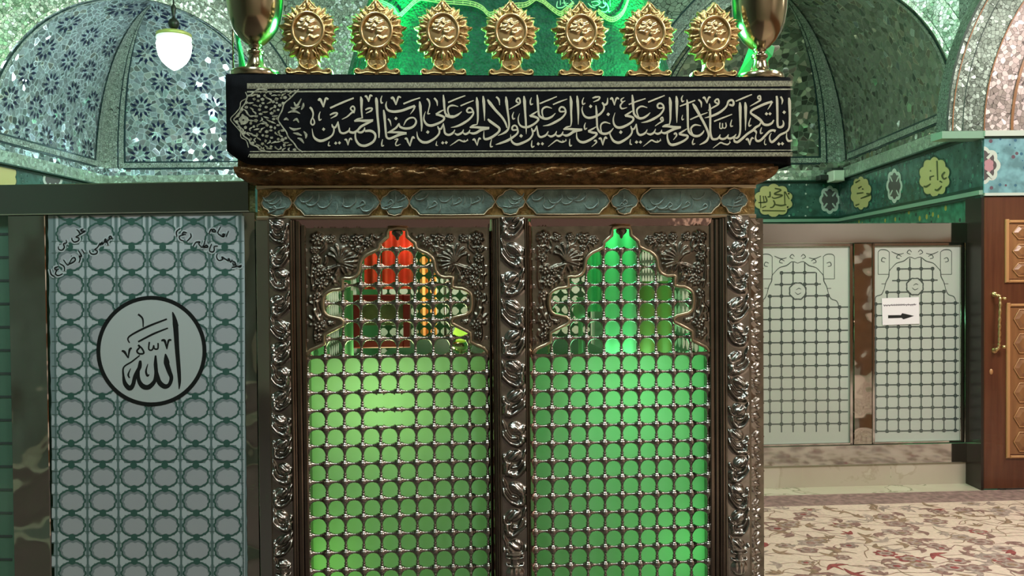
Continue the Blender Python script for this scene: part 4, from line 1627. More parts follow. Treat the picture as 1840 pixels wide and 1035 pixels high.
# the lettering, stroke by stroke: (chunk origin, points, widths)
BA, BB, BC, BD, BE, BF, BG = 540, 670, 800, 930, 1060, 1180, 1290
SM = [10, 24, 26, 14]
VL, VR = [24, 36, 30, 14], [14, 28, 34, 20]
WH = [26, 28, 30, 30, 28]
LETTERS = [
    (BA, [(155, 262), (185, 290), (212, 360), (205, 430), (180, 480), (175, 530), (205, 560), (235, 530), (228, 480), (205, 440)], [30, 38, 26, 24, 22, 26, 26, 26, 22, 18]),
    (BA, [(300, 150), (325, 125), (350, 160), (388, 260)], [30, 45, 40, 18]), (BA, [(388, 260), (405, 180), (430, 110), (470, 130)], [18, 30, 35, 30]),
    (BA, [(335, 335), (312, 400), (318, 480), (355, 460)], SM), (BA, [(500, 275), (700, 185), (900, 105)], [30, 34, 26]),
    (BA, [(495, 392), (560, 362), (620, 358), (600, 400), (510, 450)], [20, 34, 22, 32, 10]),
    (BA, [(700, 465), (790, 420), (870, 350), (915, 350)], [10, 24, 30, 30]), (BA, [(905, 340), (915, 280), (885, 243), (845, 280), (870, 315), (905, 330)], [26]),
    (BA, [(1015, 80), (1030, 140), (1030, 300), (1045, 450)], [16, 50, 32, 22]),
    (BA, [(1085, 80), (1110, 75), (1130, 110), (1152, 170)], VL), (BA, [(1152, 170), (1165, 110), (1180, 60), (1215, 75)], VR),
    (BA, [(1275, 95), (1285, 160), (1300, 400), (1325, 650), (1325, 780)], [18, 52, 38, 36, 16]),
    (BA, [(1095, 305), (1150, 280), (1210, 278), (1190, 322), (1105, 363)], [20, 34, 22, 32, 10]),
    (BA, [(1045, 440), (960, 465), (910, 495)], [14, 30, 20]), (BA, [(910, 500), (1000, 488), (1100, 490), (1230, 475)], [18, 36, 46, 22]),
    (BA, [(1225, 490), (1110, 540), (1020, 590), (965, 650), (900, 690), (840, 680), (820, 650)], [24, 40, 40, 36, 42, 38, 20]),
    (BA, [(830, 605), (815, 660), (740, 700), (680, 690), (655, 640), (640, 560), (635, 500)], [10, 32, 36, 34, 32, 30, 12]),
    (BA, [(1085, 600), (1075, 650), (1030, 685), (980, 680), (950, 650)], [12, 34, 36, 34, 20]),
    (BA, [(1090, 665), (1180, 660), (1250, 700), (1265, 770), (1220, 850), (1100, 910), (1000, 895), (940, 820), (925, 740), (935, 670)], [36, 44, 40, 36, 40, 44, 42, 36, 28, 18]),
    (BA, [(530, 545), (545, 590), (590, 600), (635, 500)], [10, 34, 34, 12]), (BA, [(555, 590), (565, 660), (530, 740), (440, 800), (340, 830), (260, 800), (215, 740), (195, 620)], [30, 26, 30, 40, 46, 42, 26, 5]),
    (BA, (390, 632), 62), (BA, (595, 868), 58), (BA, (658, 862), 56),
    (BA, [(745, 815), (775, 810), (803, 905)], [22, 32, 12]), (BA, [(803, 905), (825, 810), (850, 790), (870, 815)], [12, 24, 30, 14]), (BA, [(485, 840), (470, 905), (505, 912)], [10, 24, 14]),
    (BB, [(155, 65), (135, 130), (145, 190), (172, 180)], SM), (BB, [(305, 115), (335, 100), (360, 140), (390, 225)], [30, 42, 36, 14]), (BB, [(390, 225), (410, 150), (435, 85), (475, 100)], VR),
    (BB, [(515, 205), (650, 150), (800, 100)], [28, 28, 18]), (BB, [(235, 160), (220, 230), (250, 305), (340, 335), (480, 320), (620, 270), (710, 235)], [5, 28, 36, 44, 44, 42, 34]),
    (BB, [(710, 235), (690, 300), (630, 380)], [34, 26, 6]), (BB, [(180, 305), (195, 400), (205, 520), (220, 700), (235, 770), (290, 790), (400, 745), (480, 715), (570, 700)], [20, 44, 36, 34, 34, 38, 44, 46, 40]),
    (BB, [(570, 700), (450, 687), (330, 685), (245, 690)], [34, 38, 34, 16]), (BB, [(250, 690), (330, 650), (400, 600), (440, 530)], [18, 32, 36, 14]), (BB, [(255, 455), (290, 500), (310, 580)], [26, 30, 6]),
    (BB, (390, 450), 62), (BB, [(440, 530), (460, 590), (540, 620), (640, 610), (710, 560), (730, 490), (690, 440), (620, 445), (560, 490), (520, 570)], [20, 36, 40, 40, 36, 30, 26, 30, 26, 10]),
    (BB, [(365, 810), (420, 800), (385, 870), (400, 910), (470, 885)], [14, 22, 20, 22, 8]), (BB, [(540, 800), (570, 790), (595, 850), (628, 920)], VL), (BB, [(628, 920), (645, 840), (675, 765), (705, 790)], VR),
    (BB, [(165, 800), (150, 870), (155, 915), (188, 905)], SM), (BB, [(790, 160), (800, 240), (812, 400), (825, 560), (820, 670)], [16, 50, 36, 34, 12]),
    (BB, [(910, 115), (945, 150), (960, 220), (940, 310), (930, 370), (968, 365)], [26, 34, 22, 16, 26, 14]), (BB, [(1035, 105), (1080, 160), (1090, 240)], [30, 34, 8]),
    (BB, [(1190, 50), (1200, 150), (1210, 280), (1230, 370), (1290, 410), (1360, 418)], [16, 40, 34, 34, 40, 42]), (BB, [(1205, 300), (1130, 340), (1065, 380)], [10, 30, 30]),
    (BB, [(1065, 385), (1140, 400), (1200, 430), (1190, 480), (1110, 530), (990, 570), (910, 550), (865, 480), (865, 410), (890, 330)], [28, 40, 36, 34, 38, 44, 40, 30, 22, 5]),
    (BB, [(1095, 580), (1115, 625), (1155, 620), (1190, 540)], [14, 34, 34, 12]), (BB, [(1110, 615), (1125, 660), (1110, 720), (1040, 790), (930, 850), (840, 850), (775, 800), (750, 740), (745, 670)], [28, 30, 30, 36, 44, 44, 34, 22, 5]),
    (BB, [(1190, 530), (1205, 620), (1220, 700), (1280, 730), (1350, 700), (1385, 640)], [14, 30, 34, 36, 32, 10]), (BB, (928, 680), 64), (BB, (1180, 862), 58), (BB, (1240, 858), 58), (BB, [(1080, 835), (1070, 900), (1100, 908)], [8, 22, 12]),
    (BC, [(0, 395), (60, 418), (130, 425), (210, 390), (280, 335)], [40, 42, 42, 36, 10]), (BC, [(75, 405), (45, 330), (55, 260), (120, 230), (220, 250)], [20, 26, 30, 32, 10]),
    (BC, [(50, 180), (190, 120), (340, 65)], [26, 26, 18]), (BC, [(260, 238), (370, 190), (480, 148)], [22, 24, 14]),
    (BC, [(470, 340), (390, 350), (365, 320), (390, 280), (430, 275), (460, 310), (475, 370), (420, 450), (310, 530), (190, 585), (95, 603)], [26, 28, 30, 32, 30, 30, 28, 34, 42, 32, 5]),
    (BC, [(530, 90), (540, 170), (550, 350), (550, 480), (535, 560)], [14, 50, 34, 28, 12]), (BC, [(640, 70), (650, 160), (660, 330), (665, 490)], [18, 50, 34, 8]),
    (BC, [(540, 550), (470, 570), (415, 605)], [12, 32, 18]), (BC, [(415, 605), (520, 600), (640, 610), (745, 612)], [18, 38, 46, 36]), (BC, [(740, 625), (620, 640), (530, 690), (470, 705), (410, 690)], [20, 44, 42, 40, 20]),
    (BC, [(420, 640), (395, 690), (340, 715), (300, 690)], [10, 34, 38, 18]), (BC, [(310, 635), (285, 690), (210, 725), (160, 700)], [10, 34, 38, 18]), (BC, [(165, 640), (130, 695), (60, 728), (0, 705)], [10, 34, 38, 30]),
    (BC, [(715, 130), (755, 190), (850, 310), (960, 430), (1020, 530), (1045, 610)], [20, 54, 42, 38, 34, 20]), (BC, [(1025, 80), (1035, 160), (1055, 330), (1075, 480), (1075, 600), (1020, 680), (890, 742)], [16, 50, 34, 30, 30, 40, 6]),
    (BC, [(860, 85), (905, 130), (920, 225)], [28, 34, 8]), (BC, [(720, 460), (760, 500), (850, 565), (915, 620), (900, 680), (800, 760), (700, 800), (655, 780), (655, 660)], [24, 46, 44, 40, 36, 44, 44, 30, 6]),
    (BC, [(1240, 185), (1200, 160), (1225, 112), (1255, 120), (1262, 190), (1200, 232), (1085, 295)], [26, 28, 28, 28, 28, 26, 10]), (BC, [(1330, 70), (1340, 160), (1350, 330), (1365, 560), (1370, 715)], [18, 52, 36, 32, 6]),
    (BC, [(1160, 340), (1135, 410), (1150, 460), (1180, 445)], SM), (BC, [(1225, 640), (1145, 645), (1130, 605), (1165, 570), (1205, 585), (1225, 640), (1225, 690), (1180, 740), (1060, 820), (930, 870), (850, 893)], [26, 30, 30, 30, 28, 28, 30, 34, 44, 34, 6]),
    (BC, (1285, 745), 62), (BC, [(80, 912), (160, 860), (230, 815), (280, 832), (330, 842), (380, 815)], [6, 20, 26, 26, 28, 14]), (BC, [(375, 795), (380, 830)], [8, 20]), (BC, [(320, 810), (325, 840)], [8, 20]),
    (BC, [(465, 820), (495, 805), (540, 910)], [24, 34, 12]), (BC, [(540, 910), (560, 820), (580, 785), (600, 805)], [12, 24, 32, 16]), (BC, [(785, 800), (765, 880), (770, 930), (805, 920)], SM),
    (BD, [(235, 95), (215, 160), (225, 215), (262, 200)], SM), (BD, [(330, 50), (340, 150), (350, 300), (365, 400), (430, 445), (500, 455), (580, 420), (640, 360)], [16, 40, 34, 36, 42, 42, 34, 8]),
    (BD, [(440, 440), (415, 360), (425, 290), (490, 255), (580, 280)], [18, 26, 30, 30, 10]), (BD, [(350, 320), (270, 370), (205, 412)], [10, 30, 30]),
    (BD, [(210, 412), (280, 420), (345, 450), (340, 490), (270, 550), (170, 595), (80, 590), (25, 540), (10, 450), (35, 365)], [28, 40, 36, 34, 36, 40, 34, 26, 20, 5]),
    (BD, [(375, 200), (520, 140), (665, 80)], [24, 26, 16]), (BD, [(600, 215), (720, 165), (840, 122)], [22, 26, 12]),
    (BD, [(805, 330), (725, 335), (705, 300), (730, 262), (775, 262), (805, 300), (810, 360), (750, 440), (640, 510), (530, 560), (430, 578)], [26, 28, 30, 32, 30, 30, 28, 34, 42, 32, 5]),
    (BD, [(890, 70), (905, 170), (905, 350), (910, 500), (895, 590)], [16, 50, 34, 28, 12]), (BD, [(1005, 65), (1015, 160), (1025, 350), (1025, 555)], [16, 46, 34, 8]),
    (BD, [(900, 580), (830, 600), (775, 635)], [12, 32, 18]), (BD, [(775, 635), (880, 630), (990, 640), (1095, 640)], [18, 38, 46, 38]), (BD, [(1090, 650), (960, 670), (880, 720), (820, 740), (760, 720)], [20, 44, 42, 40, 20]),
    (BD, [(770, 670), (745, 725), (690, 750), (645, 725)], [10, 34, 38, 18]), (BD, [(660, 665), (630, 725), (565, 755), (510, 730)], [10, 34, 38, 18]), (BD, [(520, 665), (480, 730), (400, 765), (355, 740), (340, 680), (325, 570)], [10, 34, 38, 34, 30, 12]),
    (BD, [(235, 610), (250, 655), (290, 655), (325, 570)], [12, 34, 32, 12]), (BD, [(248, 645), (255, 720), (200, 800), (90, 860), (-10, 890), (-80, 860), (-110, 800), (-118, 720)], [30, 28, 34, 42, 44, 36, 24, 5]),
    (BD, (58, 745), 64), (BD, (350, 880), 60), (BD, (420, 878), 58), (BD, [(245, 820), (235, 900), (250, 935), (285, 915)], SM), (BD, [(515, 930), (590, 870), (660, 820), (710, 840), (760, 850), (820, 825)], [6, 18, 26, 26, 28, 14]), (BD, [(815, 795), (820, 835)], [8, 20]), (BD, [(765, 815), (768, 848)], [8, 20]),
    (BD, [(885, 795), (878, 870), (890, 915), (920, 900)], SM), (BD, (1235, 245), 64), (BD, [(1265, 108), (1320, 90), (1390, 88), (1365, 135), (1280, 172)], [18, 34, 20, 32, 10]), (BD, [(1120, 95), (1095, 160), (1105, 210), (1145, 190)], SM),
    (BD, [(1150, 520), (1130, 580), (1140, 635), (1175, 610)], SM), (BD, [(1290, 830), (1320, 825), (1330, 860), (1250, 930)], [26, 34, 24, 6]),
    (BE, [(-120, 240), (-133, 310), (-100, 400), (-30, 440), (70, 425), (170, 375), (235, 290), (230, 210), (205, 180)], [6, 22, 32, 40, 40, 38, 30, 28, 20]), (BE, [(205, 180), (240, 220), (290, 195), (300, 100)], [20, 38, 34, 10]),
    (BE, [(102, 230), (112, 350), (118, 500), (130, 620), (180, 690), (260, 710), (340, 680), (400, 610)], [16, 36, 32, 34, 40, 42, 34, 8]), (BE, [(200, 690), (180, 610), (195, 545), (255, 515), (345, 540)], [18, 24, 28, 30, 10]),
    (BE, [(110, 590), (40, 630), (-30, 665)], [10, 30, 30]), (BE, [(-30, 670), (50, 690), (110, 700), (100, 740), (20, 800), (-90, 850), (-170, 840), (-220, 780), (-225, 680)], [28, 40, 36, 34, 38, 44, 40, 28, 8]),
    (BE, [(345, 130), (375, 110), (415, 230)], [24, 36, 12]), (BE, [(415, 230), (435, 140), (460, 105), (490, 125)], [12, 26, 34, 20]), (BE, [(580, 95), (530, 130), (545, 170), (600, 150)], [10, 28, 26, 12]), (BE, [(560, 170), (515, 230), (540, 285), (630, 265)], [22, 28, 28, 8]),
    (BE, (310, 380), 64), (BE, [(715, 50), (725, 150), (735, 300), (755, 390), (830, 445), (900, 442), (970, 400), (1020, 350)], [18, 44, 36, 36, 42, 40, 32, 8]), (BE, [(830, 440), (795, 350), (805, 285), (875, 245), (970, 270)], [18, 26, 30, 30, 10]),
    (BE, [(655, 215), (800, 160), (940, 115)], [22, 26, 18]), (BE, [(725, 320), (660, 360), (590, 405)], [10, 30, 30]), (BE, [(595, 408), (670, 415), (730, 440), (725, 490), (650, 550), (540, 600), (460, 600), (410, 550), (395, 460), (425, 350)], [28, 40, 36, 34, 38, 44, 42, 32, 22, 5]),
    (BE, [(985, 175), (1120, 120), (1265, 62)], [26, 28, 16]), (BE, [(1240, 265), (1165, 275), (1140, 235), (1165, 200), (1205, 200), (1240, 235), (1245, 300), (1180, 390), (1070, 460), (960, 505), (865, 522)], [26, 30, 30, 32, 30, 30, 28, 34, 42, 32, 5]),
    (BF, [(215, 90), (230, 180), (232, 350), (230, 470), (215, 560)], [16, 52, 36, 30, 14]), (BF, [(215, 545), (150, 565), (95, 590)], [12, 32, 18]), (BF, [(95, 590), (200, 585), (310, 600), (410, 600)], [18, 38, 46, 36]), (BF, [(405, 610), (290, 632), (190, 680), (130, 700), (75, 680)], [20, 44, 42, 40, 20]),
    (BE, [(1215, 640), (1195, 690), (1140, 710), (1095, 690)], [10, 34, 38, 18]), (BE, [(1110, 625), (1080, 690), (1020, 720), (960, 700)], [10, 34, 38, 18]), (BE, [(970, 635), (930, 700), (850, 730), (810, 700), (795, 640), (785, 540)], [10, 34, 38, 34, 30, 12]),
    (BE, [(690, 575), (710, 630), (750, 620), (785, 540)], [12, 34, 32, 12]), (BE, [(708, 615), (710, 690), (660, 760), (560, 830), (480, 860), (400, 830), (355, 760), (340, 690), (395, 615)], [30, 28, 34, 42, 46, 40, 28, 16, 5]),
    (BE, (522, 682), 66), (BE, (788, 850), 60), (BE, (855, 850), 60), (BE, [(685, 800), (680, 880), (712, 890)], [8, 24, 14]), (BE, [(150, 800), (185, 790), (218, 905)], [24, 34, 12]), (BE, [(218, 905), (240, 810), (265, 770), (290, 795)], VR),
    (BE, [(900, 925), (970, 870), (1040, 820), (1090, 840), (1140, 850), (1195, 820)], [6, 18, 26, 26, 28, 14]), (BE, [(1190, 790), (1195, 830)], [8, 20]), (BE, [(1140, 815), (1142, 848)], [8, 20]), (BE, [(1100, 580), (1170, 530), (1240, 490)], [10, 24, 26]), (BE, [(1240, 490), (1225, 430), (1195, 460), (1220, 492)], [24]),
    (BF, [(520, 620), (440, 670), (375, 710)], [10, 30, 30]), (BF, [(375, 715), (450, 730), (520, 745), (510, 790), (420, 850), (290, 895), (220, 880), (185, 800), (180, 720), (200, 670)], [28, 40, 36, 34, 38, 46, 42, 32, 22, 6]),
    (BF, [(330, 70), (340, 160), (340, 350), (340, 525)], [18, 52, 34, 8]), (BF, [(445, 60), (420, 110), (432, 165), (465, 150)], SM), (BF, [(440, 390), (425, 440), (435, 475), (460, 455)], [6, 18, 20, 10]),
    (BF, [(510, 130), (520, 220), (525, 450), (530, 600), (555, 690), (640, 745), (720, 740), (780, 690), (800, 650)], [16, 42, 36, 34, 38, 44, 38, 28, 10]), (BF, [(620, 740), (580, 650), (590, 600), (650, 560), (750, 575)], [18, 26, 30, 32, 10]),
    (BF, [(390, 245), (520, 195), (650, 145)], [20, 28, 20]), (BF, [(565, 470), (700, 410), (860, 350)], [20, 26, 12]), (BF, [(605, 200), (650, 260), (740, 420), (820, 570), (870, 690), (880, 760)], [18, 56, 42, 40, 38, 30]), (BF, [(880, 750), (850, 820), (800, 860), (720, 897)], [30, 38, 36, 6]),
    (BF, [(890, 195), (900, 280), (905, 450), (905, 650), (920, 750), (950, 800), (1030, 790), (1075, 720)], [12, 40, 36, 34, 36, 40, 36, 10]), (BF, [(705, 130), (750, 180), (755, 265)], [26, 34, 8]), (BF, [(780, 110), (810, 100), (850, 195)], [26, 36, 12]), (BF, [(850, 195), (870, 120), (890, 90), (910, 100)], [12, 28, 32, 16]),
    (BF, [(1045, 205), (985, 172), (1000, 135), (1040, 128), (1045, 205), (960, 260), (865, 315)], [26, 28, 28, 28, 28, 26, 8]), (BF, [(1195, 215), (1215, 160), (1270, 140), (1300, 180), (1285, 230), (1225, 215)], [30, 36, 36, 36, 36, 34]), (BF, [(1200, 205), (1160, 270), (1060, 350), (930, 410), (810, 442)], [28, 32, 40, 38, 6]),
    (BF, [(970, 500), (1120, 440), (1275, 380)], [24, 26, 16]), (BF, [(1070, 520), (1065, 600), (1085, 622), (1110, 605), (1112, 530)], [20]), (BF, [(1112, 605), (1150, 615), (1175, 580), (1165, 520)], [20]), (BF, [(1270, 470), (1250, 540), (1255, 585), (1290, 575)], SM),
    (BF, [(1075, 720), (1060, 770), (1110, 800), (1170, 780), (1215, 720)], [10, 34, 38, 34, 10]), (BF, [(1215, 720), (1200, 770), (1240, 790), (1300, 765), (1345, 715)], [10, 34, 38, 34, 10]), (BF, [(625, 790), (605, 850), (615, 888), (650, 870)], SM), (BF, [(290, 720), (320, 700), (335, 740), (280, 815)], [26, 34, 26, 6]),
    (BF, [(950, 950), (1020, 900), (1080, 860), (1140, 880), (1200, 890), (1240, 855)], [6, 18, 26, 26, 28, 14]), (BF, [(1235, 825), (1240, 865)], [8, 20]),
    (BG, [(300, 160), (440, 100), (575, 45)], [20, 28, 18]), (BG, [(370, 175), (375, 260), (378, 480), (378, 640), (360, 740), (320, 780), (275, 775)], [18, 52, 36, 32, 32, 34, 20]),
    (BG, [(270, 780), (280, 835), (330, 850), (400, 800), (500, 710), (590, 650), (640, 600), (700, 565), (720, 520)], [14, 36, 42, 42, 38, 42, 40, 32, 18]), (BG, [(590, 640), (640, 670), (650, 710)], [36, 40, 14]), (BG, [(460, 175), (468, 260), (468, 450), (465, 655)], [18, 52, 34, 8]),
    (BG, [(540, 245), (640, 190), (725, 140)], [8, 26, 30]), (BG, [(722, 140), (715, 70), (680, 80), (678, 112), (710, 125)], [26]), (BG, [(840, 300), (880, 240), (920, 165)], [6, 22, 30]), (BG, [(920, 165), (820, 195), (690, 250), (570, 315), (555, 370)], [34, 42, 40, 38, 32]),
    (BG, [(555, 365), (640, 420), (720, 480), (770, 545), (840, 560), (910, 530), (945, 475)], [30, 46, 46, 42, 42, 36, 18]), (BG, (820, 372), 62), (BG, (880, 370), 60), (BG, [(555, 440), (525, 530), (530, 580), (565, 560)], SM), (BG, [(740, 600), (720, 660), (725, 705), (760, 690)], SM),
    (BG, [(975, 665), (930, 650), (870, 670), (800, 740), (720, 820), (660, 830), (635, 780), (650, 700)], [46, 36, 38, 38, 40, 40, 28, 6]), (BG, [(990, 70), (1000, 150), (1005, 400), (1010, 570), (1050, 600), (1095, 580), (1110, 530), (1095, 480)], [30, 42, 38, 36, 40, 38, 28, 8]),
    (BG, [(1060, 80), (1090, 140), (1080, 215)], [28, 34, 8]), (BG, (1120, 345), 66), (BG, [(1200, 100), (1210, 180), (1215, 400), (1212, 520), (1200, 620), (1150, 680), (1050, 730), (980, 800), (910, 850), (875, 800), (880, 740), (905, 695)], [24, 52, 38, 36, 30, 32, 38, 40, 40, 30, 20, 6]),
    (BG, [(1165, 690), (1160, 770), (1190, 830), (1255, 820)], [8, 24, 38, 30]), (BG, (1030, 880), 62), (BG, (1090, 876), 62), (BG, [(475, 815), (505, 800), (540, 900)], [26, 36, 12]), (BG, [(540, 900), (555, 820), (580, 780), (605, 795)], [12, 28, 34, 16]), (BG, [(800, 790), (785, 860), (800, 895), (820, 880)], [6, 16, 18, 8]),
]
K = 1411 / 150
mb = MB()
for i, (x0, pts, w) in enumerate(LETTERS):
    lf = .0004 + (i % 7) * .00004
    if isinstance(pts, tuple):
        dot(mb, (x0 + pts[0] / K, 165 + pts[1] / K), w / K, zb, lf)
    else:
        stroke(mb, [(x0 + a / K, 165 + b / K) for a, b in pts], [q / K for q in w], zb, lf, .0006)
mb.build('lettering', MT['thread'], banner)

# ------------------------------------------------------------------ gold plaques along the deck
HALF = [(0, -405), (28, -366), (58, -358), (80, -302), (118, -312), (150, -280), (205, -297), (192, -245), (245, -217), (225, -178), (292, -162), (272, -112), (362, -62), (300, -22), (322, 30),
        (278, 50), (328, 100), (268, 135), (312, 212), (240, 225), (238, 300), (168, 285), (142, 352), (96, 338), (70, 380), (0, 372)]


def plaque_meshes():
    k = 1 / 6.9 / F * 3.26            # zoomed photograph units to metres at the plaque's distance
    cz = 0.148
    hf_ = []
    for i, (x, y) in enumerate(HALF):
        kx = 1.03 if i % 2 and i < 24 else 1.0
        hf_.append((x * kx, y * kx, 1 - 2 * (i % 2)))
        if i + 1 < len(HALF) and i < 24:
            x2, y2 = HALF[i + 1]
            mx, my = (x + x2) / 2, (y + y2) / 2
            pl = .955 if i % 2 else 1.05
            hf_.append((mx * pl, my * pl, -.3 if i % 2 else .5))
    out = [(x, -y) for x, y, q in hf_] + [(-x, -y) for x, y, q in hf_[-2:0:-1]]
    tips = [q for x, y, q in hf_] + [q for x, y, q in hf_[-2:0:-1]]
    n = len(out)
    mb = MB()
    R = 9
    vs = []
    for j in range(R + 1):
        t = j / R
        for i, (x, z) in enumerate(out):
            a = math.atan2(z / 205, x / 178)
            ix, iz = 176 * math.cos(a), 203 * math.sin(a)
            tip = tips[i]
            px, pz = ix + (x - ix) * t, iz + (z - iz) * t
            hgt = .020 * (1 - t) ** .7 + .006 + tip * .0070 * math.sin(min(1, t * 1.15) * math.pi * .9) + .004 * math.sin(t * 13 + i * 2.4)
            vs.append((px * k, -hgt, cz + pz * k))
    for i, (x, z) in enumerate(out):
        vs.append((x * k, .012, cz + z * k))
    fs = []
    for j in range(R + 1):
        for i in range(n):
            i2 = (i + 1) % n
            fs.append((j * n + i, (j + 1) * n + i, (j + 1) * n + i2, j * n + i2))
    fs.append(tuple((R + 1) * n + i for i in range(n)))
    mb.add(vs, fs, 0, True)
    for sx in (-1, 1):                  # crest scrolls and leaf midribs
        P, _ = smooth_curve([(sx * 15 * k, -.030, cz + 360 * k), (sx * 70 * k, -.030, cz + 290 * k), (sx * 110 * k, -.032, cz + 255 * k), (sx * 60 * k, -.034, cz + 235 * k), (sx * 25 * k, -.032, cz + 262 * k)], None, 4)
        mb.tube(P, .0038, 6)
        for (a, b) in (((190, 130), (300, 180)), ((205, 40), (335, 58)), ((200, -60), (300, -98)), ((175, -150), (280, -200)), ((110, -215), (215, -280)), ((50, -245), (110, -330))):
            mb.tube([(sx * a[0] * k, -.026, cz + a[1] * k), (sx * (a[0] + b[0]) / 2 * k, -.024, cz + (a[1] + b[1]) / 2 * k + .004), (sx * b[0] * k, -.012, cz + b[1] * k)], [.0055, .0048, .002], 6)
    mb.tube([(0, -.030, cz + 380 * k), (0, -.034, cz + 300 * k), (0, -.030, cz + 240 * k)], [.003, .008, .004], 8)
    mb.tube([(0, -.030, cz - 230 * k), (0, -.034, cz - 290 * k), (0, -.030, cz - 350 * k)], [.003, .009, .006], 8)
    wreath = mb
    rim = MB()
    rim.tube([(184 * k * math.cos(a), -.030, cz + 210 * k * math.sin(a)) for a in np.linspace(0, 2 * math.pi, 48, endpoint=False)], .0062, 8, 0, True)
    disc = MB()
    r = random.Random(3)
    gx = np.linspace(-1, 1, 40)
    X, Y = np.meshgrid(gx, gx)
    H = np.zeros(X.shape)
    for q in range(13):
        cx, cy = r.uniform(-.55, .55), r.uniform(-.55, .6)
        a = r.uniform(-.6, .6)
        H = np.maximum(H, ridge(X, Y, [(cx - .32 * math.cos(a), cy - .2 * math.sin(a)), (cx, cy - .10), (cx + .3 * math.cos(a), cy + .2 * math.sin(a) + .06)], .075, 1))
    H *= np.clip((1 - np.hypot(X, Y)) * 6, 0, 1)
    vs = [(X[j, i] * 178 * k * math.sqrt(max(0, 1 - Y[j, i] ** 2 / 2)), -.020 - .010 * math.sqrt(max(0, 1 - .5 * X[j, i] ** 2 - .5 * Y[j, i] ** 2)) - .008 * H[j, i], cz + Y[j, i] * 204 * k * math.sqrt(max(0, 1 - X[j, i] ** 2 / 2))) for j in range(40) for i in range(40)]
    disc.add(vs, [(j * 40 + i, j * 40 + i + 1, j * 40 + i + 41, j * 40 + i + 40) for j in range(39) for i in range(39)], 0, True)
    foot = MB()
    hf = [(0, -345), (118, -345), (120, -400), (135, -440), (165, -468), (200, -472), (222, -455), (252, -448), (276, -468), (282, -500), (268, -528), (228, -541), (0, -541)]
    o2 = [(x * k, cz + z * k) for x, z in hf] + [(-x * k, cz + z * k) for x, z in hf[-2:0:-1]]
    n2 = len(o2)
    c = (0, cz - 450 * k)
    ins = [(c[0] + (x - c[0]) * .93, c[1] + (z - c[1]) * .9) for x, z in o2]
    vs = [(x, -.022, z) for x, z in ins] + [(x, -.014, z) for x, z in o2] + [(x, .03, z) for x, z in o2]
    fs = [tuple(range(n2))[::-1], tuple(range(2 * n2, 3 * n2))]
    for i in range(n2):
        j = (i + 1) % n2
        fs += [(i, j, j + n2, i + n2)[::-1], (i + n2, j + n2, j + 2 * n2, i + 2 * n2)[::-1]]
    foot.add(vs, [f[::-1] for f in fs])
    for sx in (-1, 1):
        P, _ = smooth_curve([(sx * 20 * k, -.024, cz - 515 * k), (sx * 120 * k, -.024, cz - 505 * k), (sx * 190 * k, -.024, cz - 520 * k), (sx * 250 * k, -.024, cz - 515 * k), (sx * 264 * k, -.024, cz - 482 * k), (sx * 240 * k, -.024, cz - 466 * k), (sx * 222 * k, -.024, cz - 488 * k)], None, 4)
        foot.tube(P, .004, 6)
        P, _ = smooth_curve([(sx * 100 * k, -.024, cz - 350 * k), (sx * 105 * k, -.026, cz - 410 * k), (sx * 60 * k, -.028, cz - 455 * k), (0, -.028, cz - 480 * k)], None, 4)
        foot.tube(P, .0045, 6)
    foot.add([(-70 * k, -.023, cz - 425 * k), (0, -.036, cz - 415 * k), (70 * k, -.023, cz - 425 * k), (0, -.023, cz - 500 * k), (0, -.023, cz - 395 * k)], [(0, 3, 1), (1, 3, 2), (0, 1, 4), (1, 2, 4)], 0)
    return wreath, rim, disc, foot


w_, r_, d_, f_ = plaque_meshes()
kk = 1 / 6.9 / F * 3.26
foot_z = .148 - 541 * kk
PL = [(556, 'gold sunburst plaque standing beside the left brass goblet', 0.04),
      (678, 'gold sunburst plaque in front of the brightest green glow, second from left goblet', 0.02),
      (797, 'gold sunburst plaque third from the left goblet, against the dark green drape', 0),
      (918, 'gold sunburst plaque at the middle of the row of seven', 0),
      (1043, 'gold sunburst plaque third from the right goblet, under the drape lettering', -.02),
      (1165, 'gold sunburst plaque at the right edge of the green drape, second from right goblet', -.02),
      (1282, 'gold sunburst plaque standing beside the right brass goblet', -.05)]
proto = None
for u, lab, tw in PL:
    p = zl(u, 138.5 - (u - 920) * .0035, -.035)
    loc = (p[0], -.035, zdeck + .006 - foot_z)
    if proto is None:
        root = empty('gold_plaque', lab, 'plaque', 'gold plaques in a row on the shrine deck', Z, loc)
        proto = root
        w_.build('leaf_wreath', MT['gold'], root)
        r_.build('oval_rim', MT['gold_bright'], root)
        d_.build('inscribed_oval', MT['gold_bright'], root)
        f_.build('scroll_foot', MT['gold'], root)
    else:
        root = proto.copy()
        COL.objects.link(root)
        for ch in list(proto.children):
            c = ch.copy()
            COL.objects.link(c)
            c.parent = root
        Z.place(root, loc)
        root['label'] = lab
    root.rotation_euler = (0, 0, ZTH + tw)

